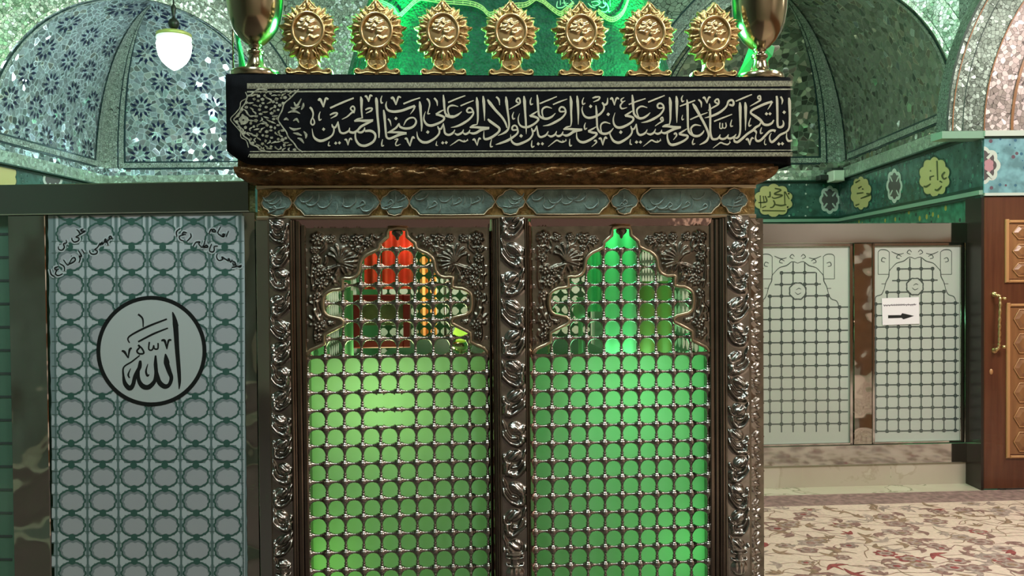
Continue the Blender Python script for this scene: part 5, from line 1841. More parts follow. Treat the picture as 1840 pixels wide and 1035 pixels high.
# ------------------------------------------------------------------ brass goblets at the deck corners
gp = [(.0, 0), (.094, 0), (.096, .004), (.095, .025), (.090, .029), (.056, .032), (.044, .042), (.034, .058), (.028, .078), (.025, .094), (.031, .097), (.033, .103), (.031, .109), (.022, .112), (.021, .122), (.027, .126), (.027, .131),
      (.040, .140), (.064, .163), (.084, .192), (.097, .228), (.106, .275), (.110, .33), (.111, .39), (.115, .43), (.119, .436), (.115, .438), (.108, .43), (.104, .33), (.092, .23), (.06, .175), (0, .158)]
for u, lab in ((460, 'large brass goblet on the left corner of the shrine deck'), (1365, 'large brass goblet on the right corner of the shrine deck')):
    p = zl(u, 138, .017)
    o = empty('brass_goblet', lab, 'goblet', 'brass goblets on the shrine deck', Z, (p[0], .017, zdeck + .0055))
    mb = MB()
    mb.lathe((0, 0, 0), gp[:11], 48)
    mb.build('foot', MT['brass'], o)
    mb = MB()
    mb.lathe((0, 0, 0), gp[10:17], 48)
    mb.build('stem_knop', MT['brass'], o)
    mb = MB()
    mb.lathe((0, 0, 0), gp[16:], 48)
    mb.build('bowl', MT['brass'], o)

# ------------------------------------------------------------------ green embroidered drape
drape = empty('embroidered_drape', 'green embroidered cloth draped over a rounded form behind the gold plaques', 'drape', frame=Z)
DC = zl(914, 138, .9)
dcx = DC[0]
YM = 1.05


def dprof(t):
    """half width and half depth, height for t from the hem to the top"""
    z = zdeck + .003 + t * .78
    if t < .80:
        w = .835 - .20 * t
    else:
        q = (t - .80) / .20
        w = .675 * math.sqrt(max(0, 1 - q ** 2.2)) + 0.0
    return w, w * .86, z


def dpoint(t, a, off=0.0):
    w, d, z = dprof(t)
    e = 2 / 3.4
    c, s = math.cos(a), math.sin(a)
    fold = 1 + (1 - t) * (.012 * math.sin(a * 15) + .008 * math.sin(a * 37 + 1)) if t < .8 else 1
    x = math.copysign(abs(c) ** e, c) * (w * fold + off)
    y = math.copysign(abs(s) ** e, s) * (d * fold + off)
    return (dcx + x, YM + y, z)


mb = MB()
NA, NT = 180, 40
vs = [dpoint(j / NT, 2 * math.pi * i / NA) for j in range(NT + 1) for i in range(NA)]
fs = [(j * NA + i, j * NA + (i + 1) % NA, (j + 1) * NA + (i + 1) % NA, (j + 1) * NA + i) for j in range(NT) for i in range(NA)]
mb.add(vs, fs, 0, True)
mb.build('cloth', MT['drape'], drape)


def don(u, v, h):
    y = YM - .70
    for _ in range(6):
        p = zl(u, v, y)
        t = min(max((p[2] - zdeck) / .78, 0), .79)
        w, d, z = dprof(t)
        q = min(abs(p[0] - dcx) / w, .98)
        y = YM - d * (1 - q ** 3.4) ** (1 / 3.4) - .020 - h
    p = zl(u, v, y)
    return p


mb = MB()
for st in ([(655, -14), (677, 0), (705, 14), (716, 28), (729, 18), (746, 2), (760, -6)], [(756, -4), (800, 2), (845, 6), (866, 14), (880, 26), (900, 18), (925, 10), (945, 8), (963, -4)], [(963, -4), (976, 2), (988, 12), (1005, 24), (1014, 20), (1030, 6)], [(1075, 20), (1092, 33), (1105, 34), (1118, 24), (1126, 8), (1132, -12)],
           [(690, -40), (720, -34), (750, -40)], [(1040, -40), (1080, -36), (1120, -40)]):
    for k in (-3.4, 0, 3.4):
        stroke(mb, [(a, b + k * 1.1) for a, b in st], [2.0], don, .003 + abs(k) * .0001, .0015, 0)
    P, _ = smooth_curve(st, None, 3)
    for (a, b) in P:
        dot(mb, (a, b), 5, don, .004, 0)
mb.build('embroidered_border', MT['drape_thread'], drape)
mb = MB()
T2 = lambda pts: [(900 + a / 5.111, b / 5.111) for a, b in pts]
for st in ([(520, 10), (515, 65), (560, 70), (600, 50), (640, 70)], [(545, 0), (548, 45)], [(580, -10), (585, 35), (620, 30)], [(640, -5), (660, 30), (630, 45)], [(600, 20), (560, 30)],
           [(830, 20), (880, 10), (905, 35), (860, 55), (840, 40)], [(860, -10), (900, 0), (920, 30)], [(900, 55), (930, 70), (960, 50), (955, 15)], [(960, 20), (985, 60), (990, 105), (1010, 100)], [(920, 100), (960, 110), (985, 85)], [(1000, -20), (1005, 60)], [(800, 30), (830, 60), (870, 75)], [(940, -10), (945, 30), (970, 40)]):
    stroke(mb, T2(st), [1.2, 2.4, 2.2, 1.2], don, .004, .0015)
mb.build('embroidered_lettering', MT['drape_text'], drape)

# green floodlights lying on the deck, turned up at the drape
for u, lab, aim in ((628, 'small black green LED floodlight behind the plaques at the left edge of the drape', (655, 20)), (1222, 'small black green LED floodlight behind the plaques at the right edge of the drape', (1185, 20))):
    p = zl(u, 136, .14)
    o = empty('led_floodlight', lab, 'floodlight', 'floodlights on the shrine deck', Z, (p[0], .13, zdeck))
    mb = MB()
    mb.bevbox((-.04, -.018, 0.0), (.04, .018, .030), .004)
    mb.build('housing', MT['black_plastic'], o)
    mb = MB()
    mb.box((-.034, -.012, .030), (.034, .016, .033))
    mb.build('lens', MT['led'], o)
    q = zl(aim[0], aim[1], YM - .62)
    lamp('floodlight_beam', 'SPOT', W(p[0], .13, zdeck + .05), 650, (.02, 1.0, .20), .03, W(q[0], YM - .70, q[2] + .15), spot=74, blend=.9)
    lamp('floodlight_spill', 'POINT', W(p[0], .15, zdeck + .07), 24.0, (.12, 1.0, .35), .03)
    sx_ = zl(566 if u < 900 else 1274, 100, .06)[0]
    lamp('goblet_green_fill', 'POINT', W(sx_, .06, zdeck + .17), 4.5, (.06, 1.0, .24), .05)  # added unseen lamp that turns the goblet side green

# green satin pennants tied behind the goblets
for lab, pts, y0 in (('green satin pennant with a jagged edge hanging behind the right brass goblet', [(1345, -6), (1386, -6), (1389, 40), (1388, 62), (1387, 81), (1392, 84), (1388, 101), (1384, 104), (1375, 117), (1356, 136), (1324, 137.5), (1336, 112), (1348, 80)], .17),
                     ('narrow green satin ribbon hanging behind the left brass goblet', [(408, -6), (420, -6), (424, 50), (430, 66), (437, 95), (443, 130), (438, 137), (430, 137), (428, 100), (423, 66)], .17)):
    o = empty('green_pennant', lab, 'pennant', 'green pennants on the shrine deck', Z)
    mb = MB()
    n = len(pts)
    f3 = lambda u, v, h: zl(u, v, y0 + .012 * math.sin(v * .08 + u * .1) - h)
    c = (sum(p[0] for p in pts) / n, sum(p[1] for p in pts) / n)
    vs = [f3(*p, .002) for p in pts] + [f3(*p, -.002) for p in pts] + [f3(*c, .002), f3(*c, -.002)]
    fs = []
    for i in range(n):
        j = (i + 1) % n
        fs += [(i, j, 2 * n), (j + n, i + n, 2 * n + 1), (i, i + n, j + n, j)]
    mb.add(vs, fs)
    mb.build('cloth', MT['pennant'], o)
    mb = MB()
    a = f3(pts[1][0] - 4, -6, -.004)
    b = zl(pts[1][0] - 4, 137.5, y0)
    mb.tube([(a[0], y0 + .012, zdeck), (a[0], y0 + .012, a[2] + .05)], .004, 8)
    mb.build('staff', MT['brass'], o)

# ------------------------------------------------------------------ left partition with its poster
lfl = lambda u, v, y=0.0: LF.at(u, v, y)
part = empty('steel_screen', 'dark mirrored steel partition on the left of the shrine, behind the lattice poster', 'partition', 'steel partitions beside the shrine', LF)
ztop, zrb = lfl(220, 329)[2], lfl(220, 384)[2]
xl_, xr_ = lfl(-220, 600)[0], lfl(450, 350)[0]
mb = MB()
mb.bevbox((xl_, -.014, zrb), (xr_, .05, ztop), .004)
mb.build('top_rail', MT['steel_dark'], part)
for u0, u1, m in ((19, 86, 'steel_wavy'), (436, 463.0, 'steel_wavy'), (-220, -160, 'steel_wavy')):
    mb = MB()
    mb.bevbox((lfl(u0, 700)[0], .0, .16), (lfl(u1, 700)[0], .045, zrb), .003)
    mb.build('stile', MT[m], part)
mb = MB()
mb.bevbox((xl_, -.012, .02), (xr_, .05, .16), .004)
mb.build('bottom_rail', MT['steel_dark'], part)
for u0, u1 in ((-159, 18), (87, 435)):
    mb = MB()
    mb.box((lfl(u0, 700)[0], .018, .16), (lfl(u1, 700)[0], .026, zrb))
    mb.build('glass_pane', MT['green_glass'], part)
mb = MB()
for k in range(22):
    v = 420 + k * 42
    a, b = lfl(-155, v), lfl(17, v)
    mb.box((a[0], .0165, b[2] - .005), (b[0], .018, b[2] + .005))
mb.build('etched_lines', MT['frost_clear'], part)

poster = empty('poster', 'printed lattice poster with a round black calligraphy emblem on the left partition', 'poster', frame=LF)
YP = -.002
pa, pb = lfl(88.5, 386, YP), lfl(437, 386, YP)
fp = lambda u, v, h: lfl(u, v, YP - .0006 - h)
mb = MB()
x0p, x1p = lfl(91.5, 700, YP)[0], lfl(440, 700, YP)[0]
zt_, zb_ = zrb - .004, .215
rr = random.Random(5)
vs = []
NZp = 60
for k in range(NZp + 1):
    z = zt_ + (zb_ - zt_) * k / NZp
    vs += [(x0p + rr.uniform(-.002, .002), YP, z), (x1p + rr.uniform(-.0015, .0015), YP, z)]
mb.add(vs, [(2 * k, 2 * k + 2, 2 * k + 3, 2 * k + 1) for k in range(NZp)], 0)
mb.add([(p[0], YP + .0012, p[2]) for p in vs], [(2 * k, 2 * k + 1, 2 * k + 3, 2 * k + 2) for k in range(NZp)], 0)
sheet = mb.build('sheet', MT['print_mid'], poster)
mb = MB()
RV = [420, 467.5, 512, 557, 601.5, 646, 690, 734, 776.5, 815.6, 856.5, 900, 944, 987, 1030, 1073, 1116, 1159, 1202]
hclip = lambda u: min(max(u, 93), 438)


def colx(c, v):
    t = (v - 420) / 567
    return 125 + 55.7 * c + t * (4.5 + .25 * c)


MTP = [MT['print_line'], MT['paper'], MT['print_dark'], MT['print_shade'], MT['print_hole'], MT['print_mid']]
for c in range(-1, 6):                    # double lines between the columns
    for d, wd, mi in ((-5.5, 4.2, 1), (5.5, 4.2, 1), (0, 2.2, 0), (-8.8, 1.2, 0), (8.8, 1.2, 0)):
        st = [(hclip(colx(c, v) + 28 + d), v) for v in (388, 550, 700, 850, 1000, 1190)]
        if st[0][0] > 93.5 and st[0][0] < 437:
            stroke(mb, st, [wd], fp, .0001, 0, mi, sub=2)
for r_i, v in enumerate(RV[:-1]):
    vm = (v + RV[r_i + 1]) / 2
    for c in range(6):
        u = colx(c, vm)
        stroke(mb, [(u - 24, vm), (u + 24, vm)], [7.5, 7.5], fp, .0002, 0, 1, sub=2)
    for c in range(-1, 6):
        u = colx(c, vm) + 28
        for s in (-6.5, 6.5):
            if 93 < u + s < 437:
                poly(mb, [(hclip(u + s - 4.5), vm - 5), (hclip(u + s - 2.5), vm - 9), (hclip(u + s + 2.5), vm - 9), (hclip(u + s + 4.5), vm - 5), (hclip(u + s + 4.5), vm + 5), (hclip(u + s + 2.5), vm + 9), (hclip(u + s - 2.5), vm + 9), (hclip(u + s - 4.5), vm + 5)], fp, .0003, 1)
        stroke(mb, [(hclip(u - 9), vm - 10.5), (hclip(u + 9), vm - 10.5)], [1.2], fp, .0004, 0, 0, sub=1)
        stroke(mb, [(hclip(u - 9), vm + 10.5), (hclip(u + 9), vm + 10.5)], [1.2], fp, .0004, 0, 0, sub=1)
for r_i, v in enumerate([378] + RV):
    for c in range(6):
        u = colx(c, v)
        hv = 19.0
        if abs(v - 815.6) < 1:
            hv = 14.5
        if v == 378:
            hv = 17
        n = 56

        def hole(su, sv, du=0, dv=0):
            o = []
            for i in range(n):
                a = 2 * math.pi * i / n
                m = 1.0
                for b, dp, wd in ((math.pi / 2, .17, .20), (-math.pi / 2, .17, .20), (.26, .09, .11), (-.26, .09, .11), (math.pi - .26, .09, .11), (math.pi + .26, .09, .11), (.95, .05, .13), (-.95, .05, .13), (math.pi - .95, .05, .13), (math.pi + .95, .05, .13)):
                    da = (a - b + math.pi) % (2 * math.pi) - math.pi
                    m -= dp * math.exp(-(da / wd) ** 2)
                o.append((u + du + su * m * math.cos(a), max(v + dv + sv * m * math.sin(a), 387.5)))
            return o
        poly(mb, hole(26.0, hv + 2.6), fp, .0005, 2)
        poly(mb, hole(22.6, hv - .6), fp, .0007, 3)
        poly(mb, hole(20.0, hv - 3.6, 1.6, 1.8), fp, .0009, 4)
for r_i, v in enumerate(([399] + [(RV[i] + RV[i + 1]) / 2 for i in range(len(RV) - 1)])):
    for c in range(6):
        u = colx(c, v)
        poly(mb, [(u + 6.5 * math.cos(q * math.pi / 4 + .39), v + 6.5 * math.sin(q * math.pi / 4 + .39)) for q in range(8)], fp, .0011, 2)
mb.build('lattice_print', MTP, poster)
EO = lambda x, y: (170 + x / 4.9286, 525 + y / 4.9286)
mb = MB()
ring = [EO(503 + 488 * math.cos(a), 522 + 490 * math.sin(a)) for a in np.linspace(0, 2 * math.pi, 72, endpoint=False)]
poly(mb, ring, fp, .0014, 0)
poly(mb, [EO(503 + 452 * math.cos(a), 522 + 454 * math.sin(a)) for a in np.linspace(0, 2 * math.pi, 72, endpoint=False)], fp, .0017, 1)
ALLAH = [([(690, 175), (715, 280), (730, 500), (745, 680), (752, 790), (748, 860)], [8, 48, 40, 36, 28, 6]), ([(692, 190), (718, 250), (742, 300)], [16, 20, 6]),
         ([(628, 545), (635, 620), (660, 700), (680, 760), (660, 820), (620, 835), (575, 800), (555, 740), (545, 680)], [8, 48, 42, 34, 32, 44, 44, 36, 20]), ([(632, 560), (650, 600), (662, 628)], [16, 16, 6]),
         ([(540, 560), (540, 640), (545, 720), (530, 790), (480, 840), (430, 835), (395, 790), (385, 720), (400, 610)], [14, 34, 34, 34, 44, 46, 36, 30, 14]),
         ([(405, 605), (400, 660), (360, 740), (340, 820), (310, 850), (270, 810), (255, 740), (258, 665), (330, 615), (400, 560)], [18, 34, 34, 36, 46, 38, 20, 14, 14, 12]),
         ([(385, 470), (420, 500), (435, 540), (395, 545), (375, 520), (400, 485), (385, 468)], [16]), ([(640, 238), (480, 300), (340, 370), (295, 410), (310, 450)], [14, 18, 16, 14, 10]), ([(650, 318), (520, 370), (385, 440)], [12, 18, 16]),
         ([(385, 195), (425, 235), (430, 310)], [18, 16, 10]), ([(590, 430), (620, 430), (640, 505)], [14, 24, 8]), ([(640, 505), (655, 430), (680, 425)], [8, 20, 14]),
         ([(485, 440), (480, 505), (510, 510), (525, 470)], [14]), ([(523, 470), (530, 500), (560, 500), (562, 450)], [14]), ([(240, 520), (265, 530), (298, 585)], [14, 24, 8]), ([(298, 585), (310, 510), (330, 495)], [8, 20, 14]),
         ([(320, 675), (298, 730), (310, 760)], [5, 18, 12]), ([(472, 635), (455, 700), (468, 740), (484, 728)], [5, 18, 20, 8])]
for i, (st, w) in enumerate(ALLAH):
    stroke(mb, [EO(*p) for p in st], [q / 4.9286 for q in w], fp, .0020 + (i % 4) * .00005, 0, 0)
mb.build('round_emblem', [MT['ink'], MT['emblem']], poster)
LO = lambda p: (85 + p[0] / 8.623, 385 + p[1] / 8.623)
RO = lambda p: (305 + p[0] / 8.629, 385 + p[1] / 8.629)
HAND = [(LO, q) for q in (
    [(592, 262), (510, 310), (440, 355)], [(455, 235), (490, 270), (500, 300)], [(440, 355), (490, 370), (480, 410), (420, 430), (385, 400), (380, 365)], [(560, 225), (520, 240), (535, 262), (592, 258)],
    [(290, 400), (300, 440), (250, 460), (265, 510), (230, 555), (180, 545), (170, 500)], [(188, 462), (196, 468)], [(312, 488), (328, 492)],
    [(1005, 375), (985, 340), (960, 350), (965, 380), (1005, 375)], [(965, 380), (920, 420), (900, 380), (890, 420), (930, 440), (940, 480)], [(890, 420), (850, 470), (850, 430), (820, 480), (820, 450), (780, 510), (730, 550)], [(730, 550), (775, 570), (760, 610), (700, 620), (660, 590), (660, 555)],
    [(530, 540), (570, 600)], [(480, 560), (520, 620), (530, 655), (490, 645)], [(490, 640), (510, 690), (490, 750)], [(340, 765), (380, 690), (420, 670), (435, 710), (390, 750), (340, 770), (310, 785), (250, 705)], [(368, 645), (378, 650)],
    [(190, 765), (260, 810), (265, 880)], [(170, 810), (115, 830), (130, 860), (180, 850)], [(150, 865), (125, 920), (170, 950), (240, 920)], [(40, 850), (60, 930), (110, 965)])]
HAND += [(RO, q) for q in (
    [(912, 260), (875, 350)], [(835, 350), (820, 310), (850, 310), (835, 350), (790, 330), (745, 285), (790, 195)], [(715, 260), (680, 230), (660, 265), (700, 275), (715, 260)], [(670, 250), (640, 235), (610, 295)],
    [(745, 495), (690, 500), (690, 560), (660, 585), (615, 560), (650, 460)], [(550, 400), (530, 470), (520, 510), (590, 510), (570, 480), (530, 505), (490, 510)], [(585, 437), (594, 440)], [(490, 510), (450, 460), (470, 430), (430, 430), (400, 440), (365, 500)],
    [(165, 220), (105, 270), (110, 340)], [(265, 290), (215, 275), (200, 310), (250, 315)], [(215, 320), (150, 340), (160, 390), (215, 415)], [(320, 295), (330, 350), (265, 420)],
    [(740, 610), (725, 660), (760, 715), (820, 700), (805, 660), (870, 700), (910, 720), (915, 680), (945, 745), (970, 705)], [(970, 740), (1000, 735), (1020, 770), (990, 790), (975, 755)], [(1015, 780), (1030, 810), (960, 825)], [(1060, 820), (1110, 790), (1090, 820), (1030, 800)])]
mb = MB()
for i, (O, st) in enumerate(HAND):
    p = [O(q) for q in st]
    p = [(min(a, 437), b) for a, b in p]
    stroke(mb, p, [7.5], fp, .0013, 0, 1, 3)
for i, (O, st) in enumerate(HAND):
    p = [O(q) for q in st]
    p = [(min(a, 437.5), b) for a, b in p]
    stroke(mb, p, [2.0, 2.7, 2.0], fp, .0016 + (i % 5) * .00004, 0, 0, 3)
mb.build('lettering', [MT['ink'], MT['paper']], poster)

# ------------------------------------------------------------------ right partition, marble kerb, paper sign
rfl = lambda u, v, y=0.0: RF.at(u, v, y)
part = empty('steel_screen', 'mirror steel partition with two frosted etched panes on the right of the shrine', 'partition', 'steel partitions beside the shrine', RF)
zt, zrb = rfl(1560, 401)[2], rfl(1560, 437)[2]
zbt, zbb = rfl(1560, 798)[2], rfl(1560, 833.5)[2]
xl_, xr_ = rfl(1180, 600)[0], rfl(1741, 600)[0]
mb = MB()
mb.bevbox((xl_, -.02, zrb), (xr_, .05, zt), .004)
mb.build('top_rail', MT['steel'], part)
mb = MB()
mb.bevbox((xl_, -.02, zbb), (xr_, .05, zbt), .004)
mb.build('bottom_rail', MT['steel'], part)
for u0, u1, m in ((1533, 1566, 'steel_wavy'), (1732, 1741, 'steel_dark'), (1300, 1340, 'steel_wavy')):
    mb = MB()
    mb.bevbox((rfl(u0, 600)[0], -.012, zbt), (rfl(u1, 600)[0], .05, zrb), .004)
    mb.build('post', MT[m], part)
panes = []
for (u0, u1, nx0, pu, v0, vstep, cu, cv) in ((1341, 1532, 1362.6, 20.85, 488.5, 20.9, 1433.5, 521.5), (1567, 1731, 1573.5, 20.45, 484, 20.8, 1644, 516)):
    x0, x1 = rfl(u0, 600)[0], rfl(u1, 600)[0]
    mb = MB()
    for a, b, c, d in ((x0, x0 + .018, zbt, zrb), (x1 - .022, x1, zbt, zrb), (x0, x1, zrb - .02, zrb), (x0, x1, zbt, zbt + .014)):
        mb.bevbox((a, -.006, c), (b, .03, d), .002)
    mb.build('pane_frame', MT['steel'], part)
    mb = MB()
    mb.box((x0 + .01, .010, zbt + .005), (x1 - .01, .018, zrb - .01))
    pane = mb.build('frosted_pane', MT['frost'], part)
    fe = lambda u, v, h: rfl(u, v, .0095 - h)
    mb = MB()
    tl = lambda u, v: v - (u - 1560) * .012
    ncol = int((u1 - 4 - nx0) / pu) + 1
    vend = 775
    for c in range(ncol):
        u = nx0 + c * pu
        hu = abs(u - cu)
        vs_ = v0 - 19 if hu < pu * .8 else (v0 if hu < pu * 1.8 else (v0 + 20.9 * 2 if hu < pu * 2.8 else v0 + 62.7))
        stroke(mb, [(u, tl(u, vs_)), (u, tl(u, vend))], [2.2], fe, .0003, 0, 0, 1)
    r_ = 0
    v = v0
    while v < vend + 2:
        hw = 1.55 * pu if r_ == 0 else (2.0 * pu if r_ == 1 else (2.6 * pu if r_ == 2 else 9 * pu))
        ua, ub = max(u0 + 7, cu - hw), min(u1 - 8, cu + hw)
        stroke(mb, [(ua, tl(ua, v)), (ub, tl(ub, v))], [2.2], fe, .0004, 0, 0, 1)
        for c in range(ncol):
            u = nx0 + c * pu
            if ua - 1 <= u <= ub + 1:
                vt = tl(u, v)
                poly(mb, [(u - 3.2, vt - 1.6), (u - 1.6, vt - 3.2), (u + 1.6, vt - 3.2), (u + 3.2, vt - 1.6), (u + 3.2, vt + 1.6), (u + 1.6, vt + 3.2), (u - 1.6, vt + 3.2), (u - 3.2, vt + 1.6)], fe, .0006, 0)
        v += vstep
        r_ += 1
    # arch outline, corner flowers and round motif
    for s in (-1, 1):
        for st in ([(0, -50), (10, -53), (20, -46), (33, -42), (41, -34)], [(41, -34), (46, -28), (47, -18), (52, -8), (55, 4)], [(46, -62), (52, -66), (62, -66), (66, -62)], [(46, -62), (46, -28)], [(66, -62), (66, -22)], [(46, -22), (66, -22)], [(55, 4), (60, 14), (70, 18), (74, 28)], [(20, -60), (30, -58), (42, -63)], [(52, -5), (60, -5)],
                   [(6, -62), (10, -66), (14, -61), (8, -58)], [(24, -54), (30, -57), (33, -52), (27, -50)], [(52, -50), (58, -52), (60, -46), (54, -44)]):
            p = [(cu + s * a, tl(cu, cv + b)) for a, b in st]
            p = [(min(max(a, u0 + 6), u1 - 7), b) for a, b in p]
            stroke(mb, p, [1.0, 1.8, 1.0], fe, .0005, 0, 0, 3)
    stroke(mb, [(cu + 15 * math.cos(a) * (1 - .05 * math.cos(8 * a)), tl(cu, cv) + 15 * math.sin(a) * (1 - .05 * math.cos(8 * a))) for a in np.linspace(0, 2 * math.pi, 32, endpoint=False)], [2.2], fe, .0007, 0, 0, 2, True)
    poly(mb, [(cu + 13.6 * math.cos(a), tl(cu, cv) + 13.6 * math.sin(a)) for a in np.linspace(0, 2 * math.pi, 24, endpoint=False)], fe, .0008, 1)
    for st in ([(-5, 2), (0, 6), (6, 3)], [(-3, -2), (2, -5), (6, -3)]):
        stroke(mb, [(cu + a, tl(cu, cv) + b) for a, b in st], [.8, 1.6, .8], fe, .001, 0, 0, 3)
    mb.build('etched_lattice', [MT['frost_clear'], MT['frost']], pane)

mb = MB()
mb.box((xl_, -.005, 0.0), (xr_ + .0, .16, zbb - .002))
kerb = mb.build('trim_kerb', MT['marble'])
RF.place(kerb)
tag(kerb, kind='structure')
mb = MB()
for u in (1441, 1600):
    x = rfl(u, 850)[0]
    mb.box((x - .002, -.0056, .0), (x + .002, -.005, zbb - .002))
kj = mb.build('trim_kerb_joint', MT['floor_marble'])
RF.place(kj)
tag(kj, kind='structure')

sign = empty('paper_sign', 'white paper sign with a black arrow pointing right on the frosted pane', 'sign', frame=RF)
SO = lambda x, y: (1570 + x / 12.94, 520 + y / 12.94)
fs_ = lambda u, v, h: rfl(u, v, .0045 - h)
mb = MB()
cs = [SO(185, 207), SO(1050, 178), SO(1062, 798), SO(205, 832)]
vs = [fs_(*c, 0) for c in cs] + [fs_(*c, -.0012) for c in cs]
mb.add(vs, [(3, 2, 1, 0), (4, 5, 6, 7), (0, 1, 5, 4), (1, 2, 6, 5), (2, 3, 7, 6), (3, 0, 4, 7)])
mb.build('sheet', MT['white_paper'], sign)
mb = MB()
ar = [(333, 600), (655, 597), (662, 553), (940, 617), (690, 697), (660, 662), (335, 672)]
poly(mb, [SO(*p) for p in ar], fs_, .0006, 0)
mb.build('arrow', MT['ink'], sign)
mb = MB()
r = random.Random(2)
x = 985
while x > 245:
    L = r.uniform(34, 70)
    y = 350 + (985 - x) * .022
    stroke(mb, [SO(x, y - 6), SO(x - L * .3, y + 8), SO(x - L * .7, y + 4), SO(x - L, y - r.uniform(-14, 14))], [1.1, 1.8, 1.7, .9], fs_, .0006, 0, 0, 3)
    if r.random() < .6:
        stroke(mb, [SO(x - L * .5, y - 22), SO(x - L * .5 - 4, y + 2)], [1.0, 1.4], fs_, .0007, 0, 0, 2)
    else:
        dot(mb, SO(x - L * .4, y + 26), 1.7, fs_, .0007)
    x -= L * .92
mb.build('lettering', MT['ink_soft'], sign)

# ------------------------------------------------------------------ carpet with woven flowers
carpet = empty('carpet', 'cream carpet with mauve border and brown woven flowers on the floor at right', 'carpet', frame=RF)
ce = lambda u, v: (CC + ray(u, v) * (-1.5 / ray(u, v)[2]))


def to_rf(p):
    q = p - RF.o
    return np.dot(q, RF.ax), np.dot(q, RF.ay)


yb0 = to_rf(ce(1600, 888))[1]
yb1 = to_rf(ce(1600, 908))[1]
mb = MB()
XA, XB, YA_, YB_ = -1.13, 2.6, -9.0, yb0
mb.box((XA, YA_, 0.001), (XB, YB_, .010), 1)
yf = to_rf(Z.world((0, -.12, 0)))[1]
mb.box((-5.9, YA_, 0.001), (XA, yf, .010), 6)
bw = yb0 - yb1
mb.add([(XA, YA_, .0104), (XB, YA_, .0104), (XB, yb1, .0104), (XA, yb1, .0104)], [(0, 1, 2, 3)], 0)
r = random.Random(21)
fc = lambda x, y, h: (x, y, .0106 + h + lift_[0])
lift_ = [0.0]
cell = .108
pts = []
gy = yb1 - .05
yy = gy
row = 0
while yy > -3.2:
    xx = -1.08 + (row % 2) * cell / 2
    while xx < 2.55:
        pts.append((xx + r.uniform(-.045, .045), yy + r.uniform(-.045, .045)))
        xx += cell
    yy -= cell * .86
    row += 1
for i, (x, y) in enumerate(pts):
    if y > yb1 - .03 or x > 2.5 or x < -1.06:
        continue
    lift_[0] = i * 1.5e-6
    q = r.random()
    mi = r.choice([2, 2, 2, 4, 4, 5, 2, 5, 4, 3])
    a = r.uniform(0, 6.28)
    if q < .30:
        s = r.uniform(.038, .066)
        poly(mb, lobed(x, y, s * 1.25, s, r.choice([5, 6, 8]), .32, 4, r.uniform(0, 3)), fc, .0001, mi)
        poly(mb, lobed(x, y, s * .8, s * .62, 6, .25, 4), fc, .0003, 5)
        poly(mb, lobed(x, y, s * .42, s * .34, 5, .2, 4), fc, .0005, r.choice([2, 2, 4, 3]))
    elif q < .62:
        L = r.uniform(.05, .085)
        stroke(mb, [(x - L * math.cos(a), y - L * math.sin(a)), (x + .012 * math.sin(a), y - .012 * math.cos(a)), (x + L * math.cos(a + .5), y + L * math.sin(a + .5))], [.004, .040, .004], fc, .0001, 0, mi, 4)
        stroke(mb, [(x, y), (x + L * .8 * math.cos(a + 1.7), y + L * .8 * math.sin(a + 1.7))], [.026, .004], fc, .0002, 0, mi, 3)
    elif q < .80:
        for k in range(4):
            b = a + k * .65 - 1
            stroke(mb, [(x, y), (x + .034 * math.cos(b), y + .034 * math.sin(b)), (x + .064 * math.cos(b + .2), y + .064 * math.sin(b + .2))], [.008, .026, .004], fc, .0001 + k * .00005, 0, mi, 3)
    else:
        st = [(x, y)]
        b = a
        for k in range(4):
            b += r.uniform(-.9, .9)
            st.append((st[-1][0] + .05 * math.cos(b), st[-1][1] + .05 * math.sin(b)))
        stroke(mb, st, [.004, .007, .006, .004], fc, .0002, 0, 4, 4)
    if r.random() < .7 and i + 1 < len(pts):
        x2, y2 = pts[i + 1]
        if abs(y2 - y) < .2 and abs(x2 - x) < .3:
            stroke(mb, [(x, y), ((x + x2) / 2 + r.uniform(-.03, .03), (y + y2) / 2 + r.uniform(-.05, .05)), (x2, y2)], [.005], fc, .00005, 0, 2, 5)
# keep flowers off the border
mb.build('pile', [MT['carpet_field'], MT['carpet_border'], MT['carpet_brown'], MT['carpet_red'], MT['carpet_olive'], MT['carpet_grey'], mat('carpet_dark_ground', (.13, .088, .08), .95)], carpet)

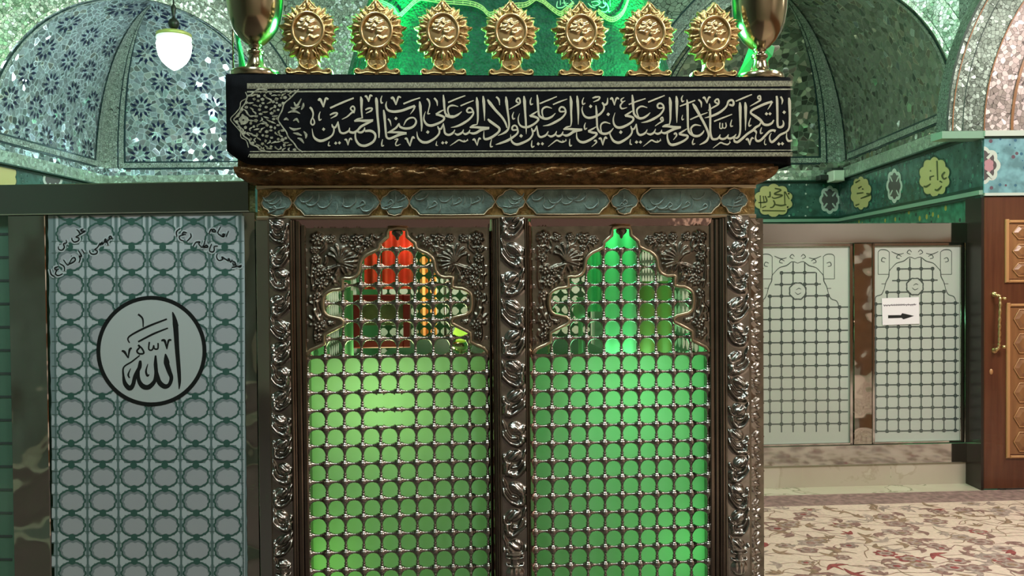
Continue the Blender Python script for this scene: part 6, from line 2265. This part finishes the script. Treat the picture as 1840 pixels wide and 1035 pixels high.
# ------------------------------------------------------------------ lamp hanging in the left vault, camera box on the ledge
LY = 7.35
LPF = Frame((0, LY, 0), 0.0)
lp = LPF.at(313, 92)
o = empty('pendant_lamp', 'glowing white glass pendant lamp with a yellow green cap hanging in the left vault', 'lamp', loc=(lp[0], LY, 0))
zz = lambda v: LPF.at(313, v)[2]
rr_ = lambda px: px / F * LY
mb = MB()
mb.lathe((0, 0, 0), [(rr_(28), zz(73)), (rr_(30), zz(80)), (rr_(29), zz(90)), (rr_(26.5), zz(101)), (rr_(21), zz(111)), (rr_(13), zz(119)), (rr_(6), zz(124)), (0, zz(127))], 28)
mb.build('glass_bowl', MT['lamp_glass'], o)
mb = MB()
mb.lathe((0, 0, 0), [(rr_(29.5), zz(66)), (rr_(30.5), zz(70)), (rr_(28.5), zz(74))], 28)
mb.build('glass_band', MT['lamp_band'], o)
mb = MB()
mb.lathe((0, 0, 0), [(rr_(10), zz(55)), (rr_(22), zz(57.5)), (rr_(30), zz(61)), (rr_(30), zz(66.5)), (0, zz(66.5))], 28)
mb.build('cap', MT['lamp_cap'], o)
mb = MB()
mb.lathe((0, 0, 0), [(rr_(3), zz(53)), (rr_(8), zz(49)), (rr_(10), zz(42)), (rr_(8), zz(37)), (rr_(3), zz(33)), (rr_(2), zz(28)), (rr_(4), zz(20)), (rr_(5), zz(14)), (rr_(2), zz(8))], 18)
mb.tube([(0, 0, zz(8)), (0, 0, 5.2)], .006, 8)
mb.build('suspension', MT['black_plastic'], o)
lamp('pendant_bulb', 'POINT', (lp[0], LY, zz(140)), 44, (0.74, .95, 1.0), .09)

CF = Frame((0, 8.45, 0), 0.0)
c = CF.at(1497, 318)
o = empty('security_camera', 'small white box camera on a black bracket at the right corner ledge', 'camera', loc=(c[0], 8.40, c[2]))
mb = MB()
mb.bevbox((-.055, -.11, -.055), (.055, .07, .05), .008)
mb.build('housing', MT['white_plastic'], o)
mb = MB()
mb.bevbox((-.06, -.06, .05), (.06, .14, .08), .004)
mb.bevbox((-.14, .02, -.03), (-.06, .14, .02), .004)
mb.build('bracket', MT['black_plastic'], o)
